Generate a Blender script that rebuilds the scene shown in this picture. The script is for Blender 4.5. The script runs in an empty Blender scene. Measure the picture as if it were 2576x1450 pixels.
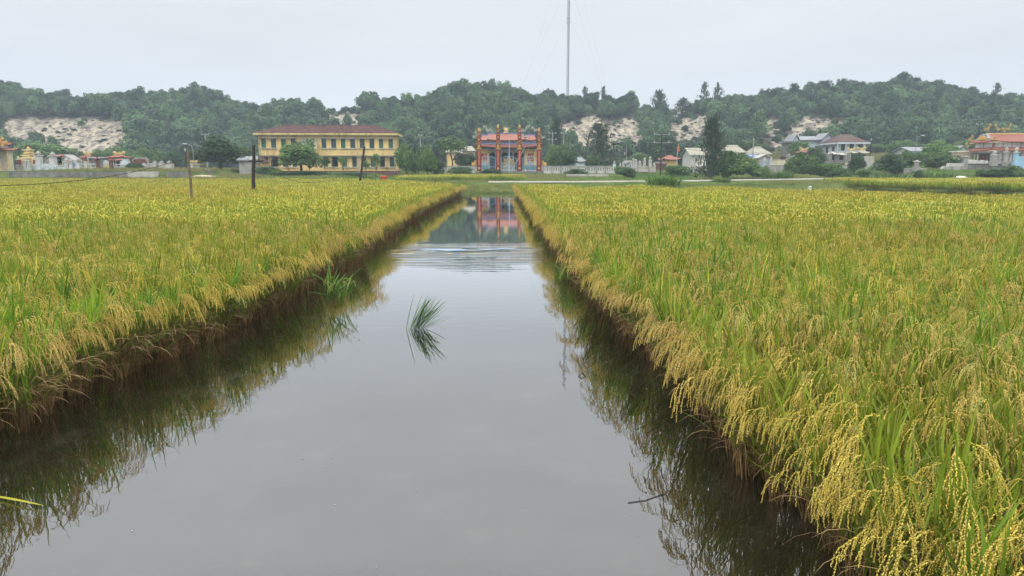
# Rice fields either side of a ditch, a school, a gate and a wooded sand hill behind
import bpy, math, random
import numpy as np
from mathutils import Vector

sc = bpy.context.scene
# ---------------------------------------------------------------- camera, sky, sun, exposure
CAM_H, FPX, PITCH = 2.1, 1800.0, math.radians(9.37)
cam_d = bpy.data.cameras.new('camera'); cam = bpy.data.objects.new('camera', cam_d)
sc.collection.objects.link(cam); sc.camera = cam
cam_d.sensor_width = 36.0; cam_d.lens = 36.0 * FPX / 2576.0
cam_d.clip_start = 0.05; cam_d.clip_end = 5000
cam.location = (0, 0, CAM_H); cam.rotation_euler = (math.pi / 2 - PITCH, 0, 0)

SUN_EL, SUN_AZ = math.radians(58), math.radians(205)
w = bpy.data.worlds.new('World'); sc.world = w; w.use_nodes = True
nt = w.node_tree; N = nt.nodes; L = nt.links; N.clear()
def nn(tree, t, **kw):
    n = tree.nodes.new(t)
    for k, v in kw.items(): setattr(n, k, v)
    return n
out = nn(nt, 'ShaderNodeOutputWorld'); bg = nn(nt, 'ShaderNodeBackground'); bg.inputs[1].default_value = 0.1
sky = nn(nt, 'ShaderNodeTexSky', sky_type='NISHITA'); sky.sun_disc = False
sky.sun_elevation = SUN_EL; sky.sun_rotation = SUN_AZ; sky.air_density = 1.0; sky.dust_density = 3.0
tc = nn(nt, 'ShaderNodeTexCoord'); sep = nn(nt, 'ShaderNodeSeparateXYZ'); L.new(tc.outputs['Generated'], sep.inputs[0])
ramp = nn(nt, 'ShaderNodeValToRGB'); L.new(sep.outputs[2], ramp.inputs[0])     # overcast cloud deck, brighter overhead
e = ramp.color_ramp.elements
e[0].position = 0.0; e[0].color = (.72, .79, .88, 1)
e[1].position = 1.0; e[1].color = (2.3, 2.3, 2.25, 1)
for p, c in ((.06, (.72, .79, .87)), (.16, (.73, .765, .805)), (.225, (.745, .765, .78)), (.35, (1.2, 1.22, 1.225)), (.5, (1.82, 1.83, 1.83)), (.7, (2.15, 2.16, 2.16))):
    q = e.new(p); q.color = (*c, 1)
mp = nn(nt, 'ShaderNodeMapping'); mp.inputs['Scale'].default_value = (1.3, 1.3, 7.0); L.new(tc.outputs['Generated'], mp.inputs[0])
nz = nn(nt, 'ShaderNodeTexNoise'); nz.inputs['Scale'].default_value = 1.6; nz.inputs['Detail'].default_value = 5; L.new(mp.outputs[0], nz.inputs[0])
mr = nn(nt, 'ShaderNodeMapRange'); mr.inputs[1].default_value = .3; mr.inputs[2].default_value = .7
mr.inputs[3].default_value = .93; mr.inputs[4].default_value = 1.06; L.new(nz.outputs[0], mr.inputs[0])
cl = nn(nt, 'ShaderNodeVectorMath', operation='SCALE'); L.new(ramp.outputs[0], cl.inputs[0]); L.new(mr.outputs[0], cl.inputs['Scale'])
cs = nn(nt, 'ShaderNodeVectorMath', operation='SCALE'); L.new(cl.outputs[0], cs.inputs[0]); cs.inputs['Scale'].default_value = 10.6
mx = nn(nt, 'ShaderNodeMix', data_type='RGBA'); mx.inputs[0].default_value = .97
L.new(sky.outputs[0], mx.inputs[6]); L.new(cs.outputs[0], mx.inputs[7]); L.new(mx.outputs[2], bg.inputs[0]); L.new(bg.outputs[0], out.inputs[0])

sun_d = bpy.data.lights.new('sun', 'SUN'); sun_d.energy = 1.5; sun_d.angle = math.radians(14); sun_d.color = (1, .96, .9)
sun = bpy.data.objects.new('sun', sun_d); sc.collection.objects.link(sun)
sdir = Vector((math.sin(SUN_AZ) * math.cos(SUN_EL), math.cos(SUN_AZ) * math.cos(SUN_EL), math.sin(SUN_EL)))
sun.rotation_euler = (-sdir).to_track_quat('-Z', 'Y').to_euler()
sc.view_settings.view_transform = 'Standard'; sc.view_settings.look = 'None'
sc.view_settings.exposure = 0.08; sc.view_settings.gamma = 1.0; sc.view_settings.use_curve_mapping = False
sc.cycles.use_denoising = True
sc.cycles.max_bounces = 6; sc.cycles.diffuse_bounces = 3; sc.cycles.glossy_bounces = 3
sc.cycles.transmission_bounces = 3; sc.cycles.volume_bounces = 0; sc.cycles.transparent_max_bounces = 4
sc.cycles.caustics_reflective = False; sc.cycles.caustics_refractive = False

rnd = random.Random(7); RN = np.random.default_rng(11)
COL = sc.collection

# ---------------------------------------------------------------- photo geometry (2576 px wide frame) to metres
CP, SP = math.cos(PITCH), math.sin(PITCH)
def ray(px, py):
    a = (px - 1288) / FPX; b = (725 - py) / FPX
    return (a, CP + b * SP, -SP + b * CP)
def Pd(px, py, D):
    d = ray(px, py); t = D / d[1]
    return (d[0] * t, D, CAM_H + d[2] * t)
def Pz(px, py, z=0.0):
    d = ray(px, py); t = (z - CAM_H) / d[2]
    return (d[0] * t, d[1] * t, z)
def X(px, D): return Pd(px, 428, D)[0]
def Z(py, D): return Pd(1288, py, D)[2]
def proj(x, y, z):
    zz = z - CAM_H; dep = y * CP - zz * SP; up = y * SP + zz * CP
    return 1288 + x / dep * FPX, 725 - up / dep * FPX

# ---------------------------------------------------------------- object helpers
def tag(o, label=None, cat=None, group=None, kind=None):
    if label: o['label'] = label
    if cat: o['category'] = cat
    if group: o['group'] = group
    if kind: o['kind'] = kind
    return o
def thing(name, label, cat, loc=(0, 0, 0), rz=0, group=None):
    o = bpy.data.objects.new(name, None); COL.objects.link(o); o.empty_display_size = .2
    o.location = loc; o.rotation_euler = (0, 0, rz)
    return tag(o, label, cat, group, 'thing')
def link(name, me, parent=None, loc=None):
    o = bpy.data.objects.new(name, me); COL.objects.link(o)
    if parent is not None: o.parent = parent
    if loc is not None: o.location = loc
    return o
def copy_tree(o, parent=None):
    c = o.copy(); COL.objects.link(c); c.parent = parent
    for ch in o.children: copy_tree(ch, c)
    return c

class Acc:
    """numpy mesh collector: quads and triangles with a material slot each"""
    def __init__(s): s.V = []; s.Q = []; s.T = []; s.qm = []; s.tm = []; s.n = 0
    def quads(s, v, q, m=0):
        s.V.append(v); s.Q.append(q + s.n); s.qm.append(np.full(len(q), m)); s.n += len(v)
    def tris(s, v, t, m=0):
        s.V.append(v); s.T.append(t + s.n); s.tm.append(np.full(len(t), m)); s.n += len(v)
    def mesh(s, name, mats, smooth=True):
        V = np.concatenate(s.V).astype(np.float32)
        Q = np.concatenate(s.Q) if s.Q else np.zeros((0, 4), int); T = np.concatenate(s.T) if s.T else np.zeros((0, 3), int)
        me = bpy.data.meshes.new(name)
        me.vertices.add(len(V)); me.vertices.foreach_set('co', V.ravel())
        lo = np.concatenate([Q.ravel(), T.ravel()]).astype(np.int32)
        me.loops.add(len(lo)); me.loops.foreach_set('vertex_index', lo)
        st = np.concatenate([np.arange(len(Q)) * 4, len(Q) * 4 + np.arange(len(T)) * 3]).astype(np.int32)
        me.polygons.add(len(st)); me.polygons.foreach_set('loop_start', st)
        mi = np.concatenate(s.qm + s.tm).astype(np.int32) if (s.qm or s.tm) else np.zeros(0, np.int32)
        for m in mats: me.materials.append(m)
        me.polygons.foreach_set('material_index', mi)
        me.polygons.foreach_set('use_smooth', np.full(len(st), smooth))
        me.update(calc_edges=True); me.validate()
        return me

class MB:
    """solid shapes collected into one mesh"""
    def __init__(s): s.v = []; s.f = []
    def poly(s, vs, fs):
        n = len(s.v); s.v += [tuple(p) for p in vs]; s.f += [tuple(i + n for i in f) for f in fs]; return s
    def box(s, x0, x1, y0, y1, z0, z1):
        return s.poly([(x0, y0, z0), (x1, y0, z0), (x1, y1, z0), (x0, y1, z0), (x0, y0, z1), (x1, y0, z1), (x1, y1, z1), (x0, y1, z1)],
               [(3, 2, 1, 0), (4, 5, 6, 7), (0, 1, 5, 4), (1, 2, 6, 5), (2, 3, 7, 6), (3, 0, 4, 7)])
    def bev(s, x0, x1, y0, y1, z0, z1, b=.03):
        return s.frustum(x0, x1, y0, y1, z0, z1 - b).poly([(x0, y0, z1 - b), (x1, y0, z1 - b), (x1, y1, z1 - b), (x0, y1, z1 - b),
               (x0 + b, y0 + b, z1), (x1 - b, y0 + b, z1), (x1 - b, y1 - b, z1), (x0 + b, y1 - b, z1)],
               [(4, 5, 6, 7), (0, 1, 5, 4), (1, 2, 6, 5), (2, 3, 7, 6), (3, 0, 4, 7)])
    def frustum(s, x0, x1, y0, y1, z0, z1, t=0.0):
        return s.poly([(x0, y0, z0), (x1, y0, z0), (x1, y1, z0), (x0, y1, z0), (x0 + t, y0 + t, z1), (x1 - t, y0 + t, z1), (x1 - t, y1 - t, z1), (x0 + t, y1 - t, z1)],
               [(3, 2, 1, 0), (4, 5, 6, 7), (0, 1, 5, 4), (1, 2, 6, 5), (2, 3, 7, 6), (3, 0, 4, 7)])
    def prism(s, pts, y0, y1):              # outline in x, z extruded along y
        n = len(pts)
        return s.poly([(p[0], y0, p[1]) for p in pts] + [(p[0], y1, p[1]) for p in pts],
               [tuple(range(n)), tuple(range(2 * n - 1, n - 1, -1))] + [(i, n + i, n + (i + 1) % n, (i + 1) % n) for i in range(n)])
    def prismx(s, pts, x0, x1):             # outline in y, z extruded along x
        n = len(pts)
        return s.poly([(x0, p[0], p[1]) for p in pts] + [(x1, p[0], p[1]) for p in pts],
               [tuple(range(n - 1, -1, -1)), tuple(range(n, 2 * n))] + [(i, (i + 1) % n, n + (i + 1) % n, n + i) for i in range(n)])
    def tube(s, path, r, n=6, cap=True):
        P = [Vector(p) for p in path]; rr = r if isinstance(r, (list, tuple)) else [r] * len(P); rings = []
        for i, p in enumerate(P):
            t = (P[min(i + 1, len(P) - 1)] - P[max(i - 1, 0)]).normalized()
            a = Vector((1, 0, 0)) if abs(t.x) < .8 else Vector((0, 1, 0))
            u = t.cross(a).normalized(); v = t.cross(u)
            rings.append([p + (u * math.cos(k * 2 * math.pi / n) + v * math.sin(k * 2 * math.pi / n)) * rr[i] for k in range(n)])
        vs = [q for R in rings for q in R]; fs = []
        for i in range(len(P) - 1):
            for k in range(n): fs.append((i * n + k, i * n + (k + 1) % n, (i + 1) * n + (k + 1) % n, (i + 1) * n + k))
        if cap: fs += [tuple(range(n))[::-1], tuple(range((len(P) - 1) * n, len(P) * n))]
        return s.poly(vs, fs)
    def lathe(s, cx, cy, prof, n=10):       # prof: (radius, z) from the bottom up
        vs = [(cx + r * math.cos(k * 2 * math.pi / n), cy + r * math.sin(k * 2 * math.pi / n), z) for r, z in prof for k in range(n)]
        fs = [(i * n + k, i * n + (k + 1) % n, (i + 1) * n + (k + 1) % n, (i + 1) * n + k) for i in range(len(prof) - 1) for k in range(n)]
        fs += [tuple(range(n))[::-1], tuple(range((len(prof) - 1) * n, len(prof) * n))]
        return s.poly(vs, fs)
    def ball(s, c, rx, ry=None, rz=None, n=8):
        ry = ry or rx; rz = rz or rx; m = max(4, n // 2 + 1)
        vs = []; fs = []
        for i in range(m + 1):
            a = -math.pi / 2 + math.pi * i / m; ca = max(math.cos(a), .02)
            for k in range(n):
                vs.append((c[0] + rx * ca * math.cos(2 * math.pi * k / n), c[1] + ry * ca * math.sin(2 * math.pi * k / n), c[2] + rz * math.sin(a)))
        for i in range(m):
            for k in range(n): fs.append((i * n + k, i * n + (k + 1) % n, (i + 1) * n + (k + 1) % n, (i + 1) * n + k))
        fs += [tuple(range(n))[::-1], tuple(range(m * n, m * n + n))]
        return s.poly(vs, fs)
    def roof(s, cx, cy, z, hx, hy, rx, ry, h, lift=.0, n=8, th=.12, sag=.12):
        """hipped roof: eave half sizes hx, hy, ridge half sizes rx, ry, eave corners swept up by lift"""
        def ring(ax, ay, zz, lf):
            R = []
            for (sx, sy, tx, ty) in ((-1, -1, 1, 0), (1, -1, 0, 1), (1, 1, -1, 0), (-1, 1, 0, -1)):
                for k in range(n):
                    t = k / n * 2
                    R.append((cx + ax * (sx + tx * t), cy + ay * (sy + ty * t), zz + lf * abs(t - 1) ** 3))
            return R
        rings = [ring(hx - .06, hy - .06, z - th, lift), ring(hx, hy, z, lift)]
        for q in (.33, .66):
            rings.append(ring(hx + (rx - hx) * q, hy + (ry - hy) * q, z + h * (q - sag * math.sin(math.pi * q)), lift * (1 - q) ** 2))
        rings.append(ring(rx, ry, z + h, 0))
        m = 4 * n; vs = [p for R in rings for p in R]
        fs = [(i * m + k, i * m + (k + 1) % m, (i + 1) * m + (k + 1) % m, (i + 1) * m + k) for i in range(len(rings) - 1) for k in range(m)]
        fs += [tuple(range(m))[::-1], tuple(range((len(rings) - 1) * m, len(rings) * m))]
        return s.poly(vs, fs)
    def build(s, name, mat, parent=None, world=False, loc=None, smooth=False):
        me = bpy.data.meshes.new(name); v = s.v
        if world and parent is not None:
            lx, ly, lz = parent.location; v = [(a - lx, b - ly, c - lz) for a, b, c in v]
        elif loc is not None: v = [(a - loc[0], b - loc[1], c - loc[2]) for a, b, c in v]
        me.from_pydata(v, [], s.f); me.materials.append(mat)
        if smooth: me.polygons.foreach_set('use_smooth', [True] * len(me.polygons))
        return link(name, me, parent, loc)

# ---------------------------------------------------------------- materials
def mat(name, col, rough=.8, var=.18, scale=2.0, stain=None, stain_amt=.5, bump=0.0, spec=.3, obj_var=0.0, metal=0.0, det=6):
    m = bpy.data.materials.new(name); m.use_nodes = True; t = m.node_tree; b = t.nodes['Principled BSDF']
    b.inputs['Roughness'].default_value = rough; b.inputs['Specular IOR Level'].default_value = spec; b.inputs['Metallic'].default_value = metal
    g = nn(t, 'ShaderNodeNewGeometry'); n1 = nn(t, 'ShaderNodeTexNoise'); n1.inputs['Scale'].default_value = scale; n1.inputs['Detail'].default_value = det
    t.links.new(g.outputs['Position'], n1.inputs[0])
    r = nn(t, 'ShaderNodeMapRange'); r.inputs[1].default_value = .3; r.inputs[2].default_value = .7; r.inputs[3].default_value = 1 - var; r.inputs[4].default_value = 1 + var
    t.links.new(n1.outputs[0], r.inputs[0]); fac = r.outputs[0]
    if obj_var:
        oi = nn(t, 'ShaderNodeObjectInfo'); r2 = nn(t, 'ShaderNodeMapRange'); r2.inputs[3].default_value = 1 - obj_var; r2.inputs[4].default_value = 1 + obj_var
        t.links.new(oi.outputs['Random'], r2.inputs[0]); mu = nn(t, 'ShaderNodeMath', operation='MULTIPLY')
        t.links.new(fac, mu.inputs[0]); t.links.new(r2.outputs[0], mu.inputs[1]); fac = mu.outputs[0]
    base = None
    if stain:
        n2 = nn(t, 'ShaderNodeTexNoise'); n2.inputs['Scale'].default_value = scale * .7; n2.inputs['Detail'].default_value = 8; n2.inputs['Roughness'].default_value = .7
        mpp = nn(t, 'ShaderNodeMapping'); mpp.inputs['Scale'].default_value = (1.6, 1.6, .45); mpp.inputs['Location'].default_value = (3, 7, 1)
        t.links.new(g.outputs['Position'], mpp.inputs[0]); t.links.new(mpp.outputs[0], n2.inputs[0])
        r3 = nn(t, 'ShaderNodeMapRange'); r3.inputs[1].default_value = .5; r3.inputs[2].default_value = .68; r3.inputs[4].default_value = stain_amt
        t.links.new(n2.outputs[0], r3.inputs[0])
        mm = nn(t, 'ShaderNodeMix', data_type='RGBA'); mm.inputs[6].default_value = (*col, 1); mm.inputs[7].default_value = (*stain, 1)
        t.links.new(r3.outputs[0], mm.inputs[0]); base = mm.outputs[2]
    sc_ = nn(t, 'ShaderNodeVectorMath', operation='SCALE'); sc_.inputs[0].default_value = col
    if base: t.links.new(base, sc_.inputs[0])
    t.links.new(fac, sc_.inputs['Scale']); t.links.new(sc_.outputs[0], b.inputs['Base Color'])
    if bump:
        bp = nn(t, 'ShaderNodeBump'); bp.inputs['Distance'].default_value = bump; bp.inputs['Strength'].default_value = .6
        t.links.new(n1.outputs[0], bp.inputs['Height']); t.links.new(bp.outputs[0], b.inputs['Normal'])
    return m
def leafmat(name, col, col2=None, trans=.35, var=.25, obj_var=.15, scale=1.2, patch=None):
    """leaf: diffuse plus translucent, two tones mixed by noise in the place, a spread from plant to plant"""
    m = bpy.data.materials.new(name); m.use_nodes = True; t = m.node_tree; t.nodes.clear()
    o = nn(t, 'ShaderNodeOutputMaterial'); g = nn(t, 'ShaderNodeNewGeometry')
    n1 = nn(t, 'ShaderNodeTexNoise'); n1.inputs['Scale'].default_value = scale; n1.inputs['Detail'].default_value = 3
    t.links.new(g.outputs['Position'], n1.inputs[0])
    r0 = nn(t, 'ShaderNodeMapRange'); r0.inputs[1].default_value = .35; r0.inputs[2].default_value = .65; t.links.new(n1.outputs[0], r0.inputs[0])
    oi0 = nn(t, 'ShaderNodeObjectInfo'); hv = nn(t, 'ShaderNodeMath', operation='MULTIPLY_ADD'); hv.inputs[1].default_value = .9; hv.inputs[2].default_value = -.45; hv.use_clamp = False
    t.links.new(oi0.outputs['Random'], hv.inputs[0]); ha = nn(t, 'ShaderNodeMath', operation='ADD'); ha.use_clamp = True; t.links.new(hv.outputs[0], ha.inputs[0]); t.links.new(r0.outputs[0], ha.inputs[1]); r0 = ha
    mm = nn(t, 'ShaderNodeMix', data_type='RGBA'); mm.inputs[6].default_value = (*col, 1); mm.inputs[7].default_value = (*(col2 or tuple(c * 1.5 for c in col)), 1)
    t.links.new(r0.outputs[0], mm.inputs[0]); c0 = mm.outputs[2]
    if patch:                                   # broad patches in the crop: another ripeness
        n2 = nn(t, 'ShaderNodeTexNoise'); n2.inputs['Scale'].default_value = patch[0]; n2.inputs['Detail'].default_value = 2
        t.links.new(g.outputs['Position'], n2.inputs[0])
        r4 = nn(t, 'ShaderNodeMapRange'); r4.inputs[1].default_value = .42; r4.inputs[2].default_value = .62; t.links.new(n2.outputs[0], r4.inputs[0])
        m2 = nn(t, 'ShaderNodeMix', data_type='RGBA'); m2.inputs[7].default_value = (*patch[1], 1)
        t.links.new(r4.outputs[0], m2.inputs[0]); t.links.new(c0, m2.inputs[6]); c0 = m2.outputs[2]
    oi = nn(t, 'ShaderNodeObjectInfo'); r2 = nn(t, 'ShaderNodeMapRange'); r2.inputs[3].default_value = 1 - obj_var; r2.inputs[4].default_value = 1 + obj_var
    t.links.new(oi.outputs['Random'], r2.inputs[0])
    ri = nn(t, 'ShaderNodeMapRange'); ri.inputs[3].default_value = 1 - var; ri.inputs[4].default_value = 1 + var
    t.links.new(g.outputs['Random Per Island'], ri.inputs[0])
    mu = nn(t, 'ShaderNodeMath', operation='MULTIPLY'); t.links.new(r2.outputs[0], mu.inputs[0]); t.links.new(ri.outputs[0], mu.inputs[1])
    s = nn(t, 'ShaderNodeVectorMath', operation='SCALE'); t.links.new(c0, s.inputs[0]); t.links.new(mu.outputs[0], s.inputs['Scale'])
    d = nn(t, 'ShaderNodeBsdfPrincipled'); d.inputs['Roughness'].default_value = .55; d.inputs['Specular IOR Level'].default_value = .25
    tr = nn(t, 'ShaderNodeBsdfTranslucent'); ms = nn(t, 'ShaderNodeMixShader'); ms.inputs[0].default_value = trans
    t.links.new(s.outputs[0], d.inputs['Base Color']); t.links.new(s.outputs[0], tr.inputs[0])
    t.links.new(d.outputs[0], ms.inputs[1]); t.links.new(tr.outputs[0], ms.inputs[2]); t.links.new(ms.outputs[0], o.inputs[0])
    return m
M = {}
M['white'] = mat('weathered_white_paint', (.52, .52, .5), var=.12, stain=(.22, .22, .2), stain_amt=.6, scale=1.6)
M['cream'] = mat('cream_paint', (.62, .54, .38), var=.12, stain=(.3, .27, .2), scale=1.5)
M['yellow'] = mat('ochre_wall_paint', (.70, .52, .22), var=.1, scale=.8, stain=(.3, .2, .08), stain_amt=.85)
M['yellow_pale'] = mat('pale_yellow_band', (.55, .45, .2), var=.15, scale=1.0, stain=(.16, .14, .1), stain_amt=.8)
M['concrete'] = mat('bare_concrete', (.32, .31, .29), var=.2, scale=1.3, stain=(.1, .1, .09), stain_amt=.7, bump=.02)
M['concrete_dark'] = mat('mossy_concrete', (.19, .185, .17), var=.3, scale=1.2, stain=(.04, .045, .035), stain_amt=.8, bump=.02)
M['concrete_pale'] = mat('pale_concrete', (.45, .43, .39), var=.15, scale=1.6, stain=(.15, .14, .12), stain_amt=.8)
M['marble'] = mat('grey_marble', (.38, .42, .44), var=.25, scale=3, stain=(.2, .28, .3), stain_amt=.6, rough=.4)
M['roof_red'] = mat('weathered_red_tile', (.095, .05, .047), var=.4, scale=1.3, stain=(.3, .12, .09), stain_amt=.55, rough=.85)
M['roof_orange'] = mat('orange_red_tile', (.25, .09, .06), var=.12, scale=2, rough=.7)
M['roof_salmon'] = mat('salmon_tile', (.29, .115, .08), var=.1, scale=2, rough=.7)
M['roof_dark'] = mat('dark_brown_tile', (.085, .05, .042), var=.4, scale=3, stain=(.2, .1, .08))
M['roof_grey'] = mat('grey_sheet_roof', (.24, .255, .27), var=.12, scale=1, stain=(.18, .17, .15))
M['roof_cream'] = mat('faded_cream_sheet', (.30, .285, .225), var=.15, scale=1, stain=(.26, .22, .16))
M['green'] = mat('green_shutter', (.035, .13, .055), var=.25, scale=2.5, rough=.5)
M['teal_dark'] = mat('dark_teal_shutter', (.03, .075, .075), var=.3, scale=2.5, rough=.4)
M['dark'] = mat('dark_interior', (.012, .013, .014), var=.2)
M['glass'] = mat('dusty_glass', (.04, .05, .05), rough=.15, var=.2, spec=.6)
M['red'] = mat('dark_red_lacquer', (.16, .022, .018), var=.18, rough=.5, scale=3)
M['red_bright'] = mat('red_panel', (.36, .045, .028), var=.12, rough=.5, scale=3)
M['gold'] = mat('gold_paint', (.56, .34, .06), var=.3, scale=7, rough=.4, stain=(.3, .15, .02))
M['gold_dark'] = mat('tarnished_gold', (.4, .28, .08), var=.4, scale=6, rough=.5, stain=(.12, .08, .02), stain_amt=.8)
M['gold_pale'] = mat('worn_gold', (.58, .45, .2), var=.35, scale=6, rough=.5, stain=(.2, .16, .1))
M['blue'] = mat('blue_glaze', (.12, .2, .46), var=.2, scale=4, rough=.4)
M['blue_pale'] = mat('pale_blue_paint', (.3, .5, .66), var=.12, scale=2, rough=.6)
M['blue_white'] = mat('bluish_white_paint', (.5, .56, .6), var=.1, scale=1.5, stain=(.3, .32, .33))
M['teal'] = mat('teal_plinth', (.09, .19, .22), var=.12, scale=2)
M['porcelain'] = mat('mosaic_porcelain', (.34, .34, .27), var=.5, scale=6, stain=(.1, .2, .16), stain_amt=.9, rough=.4)
M['brick'] = mat('dull_red_masonry', (.15, .07, .05), var=.35, scale=2.5, stain=(.07, .06, .05))
M['stone'] = mat('rubble_stone', (.2, .19, .175), var=.35, scale=2.5, stain=(.07, .07, .06), obj_var=.3, bump=.03)
M['wood_dark'] = mat('tarred_wood', (.035, .028, .024), var=.3, scale=12, rough=.85)
M['wood_pale'] = mat('weathered_pole', (.16, .125, .085), var=.35, scale=9, rough=.9)
M['metal'] = mat('galvanised_steel', (.3, .32, .34), var=.1, rough=.45, metal=.5)
M['mast'] = mat('mast_steel', (.03, .04, .055), var=.1, rough=.6)
M['cable'] = mat('black_cable', (.02, .02, .02), var=.1, rough=.6)
M['plastic_red'] = mat('red_plastic', (.55, .075, .03), var=.12, rough=.45)
M['flag'] = mat('orange_red_cloth', (.75, .12, .03), var=.1)
M['path'] = mat('pale_path_concrete', (.62, .6, .54), var=.1, scale=1)
M['sandpile'] = mat('sand_heap', (.5, .42, .3), var=.15, scale=2)
M['bark'] = mat('bark', (.085, .068, .052), var=.3, scale=8, rough=.95)
M['tarp'] = mat('bright_sheet', (.75, .74, .68), var=.1, scale=2)
# foliage
M['leaf_hill'] = leafmat('hill_foliage', (.04, .088, .042), (.085, .155, .06), trans=.25, var=.35, obj_var=.45, scale=.12)
M['leaf_tree'] = leafmat('tree_foliage', (.06, .13, .03), (.1, .19, .04), trans=.3, var=.3, obj_var=.12, scale=.6)
M['leaf_bright'] = leafmat('fresh_foliage', (.1, .19, .03), (.15, .25, .045), trans=.3, var=.3, obj_var=.12, scale=.6)
M['leaf_dark'] = leafmat('dark_foliage', (.035, .075, .022), (.06, .12, .03), trans=.25, var=.3, obj_var=.12, scale=.6)
M['leaf_pine'] = leafmat('casuarina_foliage', (.045, .075, .04), (.07, .105, .05), trans=.2, var=.3, obj_var=.15, scale=.6)
M['grass'] = leafmat('bank_grass', (.1, .2, .03), (.17, .26, .055), trans=.3, var=.35, obj_var=.2, scale=.15, patch=(.06, (.22, .25, .07)))
M['grass_dry'] = leafmat('dry_grass', (.26, .2, .08), (.2, .2, .07), trans=.2, var=.3)
M['rice_leaf'] = leafmat('rice_blade', (.085, .21, .02), (.2, .33, .03), trans=.42, var=.4, obj_var=.18, scale=1.1, patch=(.22, (.2, .26, .026)))
M['rice_yellow'] = leafmat('ripening_blade', (.34, .37, .035), (.45, .41, .05), trans=.35, var=.25, obj_var=.12, scale=1.1)
M['rice_stem'] = leafmat('rice_stem', (.11, .15, .035), (.2, .16, .06), trans=.1, var=.3, obj_var=.15)
M['rice_dead'] = leafmat('dead_blade', (.24, .15, .065), (.36, .25, .12), trans=.15, var=.35, obj_var=.15, scale=3)
M['rice_base'] = leafmat('brown_stalk_base', (.14, .08, .034), (.3, .19, .08), trans=.05, var=.35, obj_var=.15, scale=3)
M['grain'] = leafmat('rice_grain', (.57, .39, .12), (.63, .475, .155), trans=.16, var=.28, obj_var=.2, scale=1.5, patch=(.3, (.62, .49, .1)))
M['grain_far'] = leafmat('distant_grain', (.45, .38, .045), (.46, .43, .055), trans=.14, var=.2, obj_var=.14, scale=.12, patch=(.07, (.46, .34, .045)))
M['grain_green'] = leafmat('unripe_grain', (.42, .42, .1), (.48, .45, .13), trans=.15, var=.22, obj_var=.12)
M['tuft'] = leafmat('water_grass', (.09, .23, .03), (.14, .3, .045), trans=.35, var=.3, obj_var=.1, scale=4)
# ---------------------------------------------------------------- the lie of the land
RIGHT_EDGE = [(2420, 1760), (2230, 1560), (2089, 1412), (1960, 1266), (1890, 1195), (1700, 990), (1609, 885), (1515, 775), (1453, 706), (1400, 630), (1362, 575), (1334, 530), (1300, 487)]
LEFT_EDGE = [(-700, 1480), (-300, 1262), (-120, 1170), (39, 1086), (94, 1052), (195, 998), (297, 950), (430, 890), (601, 816), (740, 752), (830, 697), (900, 648), (1020, 563), (1100, 517), (1165, 488)]
RE = np.array([Pz(*p)[:2] for p in RIGHT_EDGE]); LE = np.array([Pz(*p)[:2] for p in LEFT_EDGE])
def xr(y): return np.interp(y, RE[:, 1], RE[:, 0]) + .09 * np.sin(np.asarray(y) * 1.1 + .5 * np.sin(np.asarray(y) * .43)) + .06 * np.sin(np.asarray(y) * 2.1) + .04 * np.sin(np.asarray(y) * 5.3)
def xl(y): return .11 + np.interp(y, LE[:, 1], LE[:, 0]) + .1 * np.sin(np.asarray(y) * .9 + .6 * np.sin(np.asarray(y) * .37)) + .06 * np.sin(np.asarray(y) * 1.7) + .04 * np.sin(np.asarray(y) * 4.7)
def yleft(x): return np.interp(x, [-60, -22, -15, -8, -5], [100, 98, 88, 70, 64])      # back of the left field
YB = ([-5, 0, 10, 22, 40.3, 41.0, 46, 50, 100, 300], [64, 64.3, 69, 84, 88, 86, 64, 61, 56, 50])
def ybank(x): return np.interp(x, *YB)
SKY_PX = [-900, 0, 200, 330, 450, 560, 600, 700, 880, 1060, 1110, 1200, 1290, 1330, 1480, 1600, 1650, 1720, 1800, 1880, 2070, 2120, 2250, 2400, 2480, 2576, 3400]
SKY_PY = [225, 208, 228, 232, 214, 222, 248, 250, 240, 235, 214, 209, 218, 238, 236, 248, 268, 276, 266, 256, 226, 248, 222, 250, 262, 262, 250]
def sstep(a, b, v):
    t = np.clip((v - a) / (b - a), 0, 1); return t * t * (3 - 2 * t)
PATHL = [Pz(px, py, .75) for px, py in ((1230, 458.5), (1450, 458), (1740, 455.5), (2140, 449.5), (2190, 448.3))]
def seg_dist(x, y, P):
    d = np.full(np.shape(x), 1e9)
    for (ax, ay, *_), (bx, by, *_) in zip(P[:-1], P[1:]):
        t = np.clip(((x - ax) * (bx - ax) + (y - ay) * (by - ay)) / ((bx - ax) ** 2 + (by - ay) ** 2), 0, 1)
        d = np.minimum(d, np.hypot(x - ax - t * (bx - ax), y - ay - t * (by - ay)))
    return d
RIDGE_Y = 275.0
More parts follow.
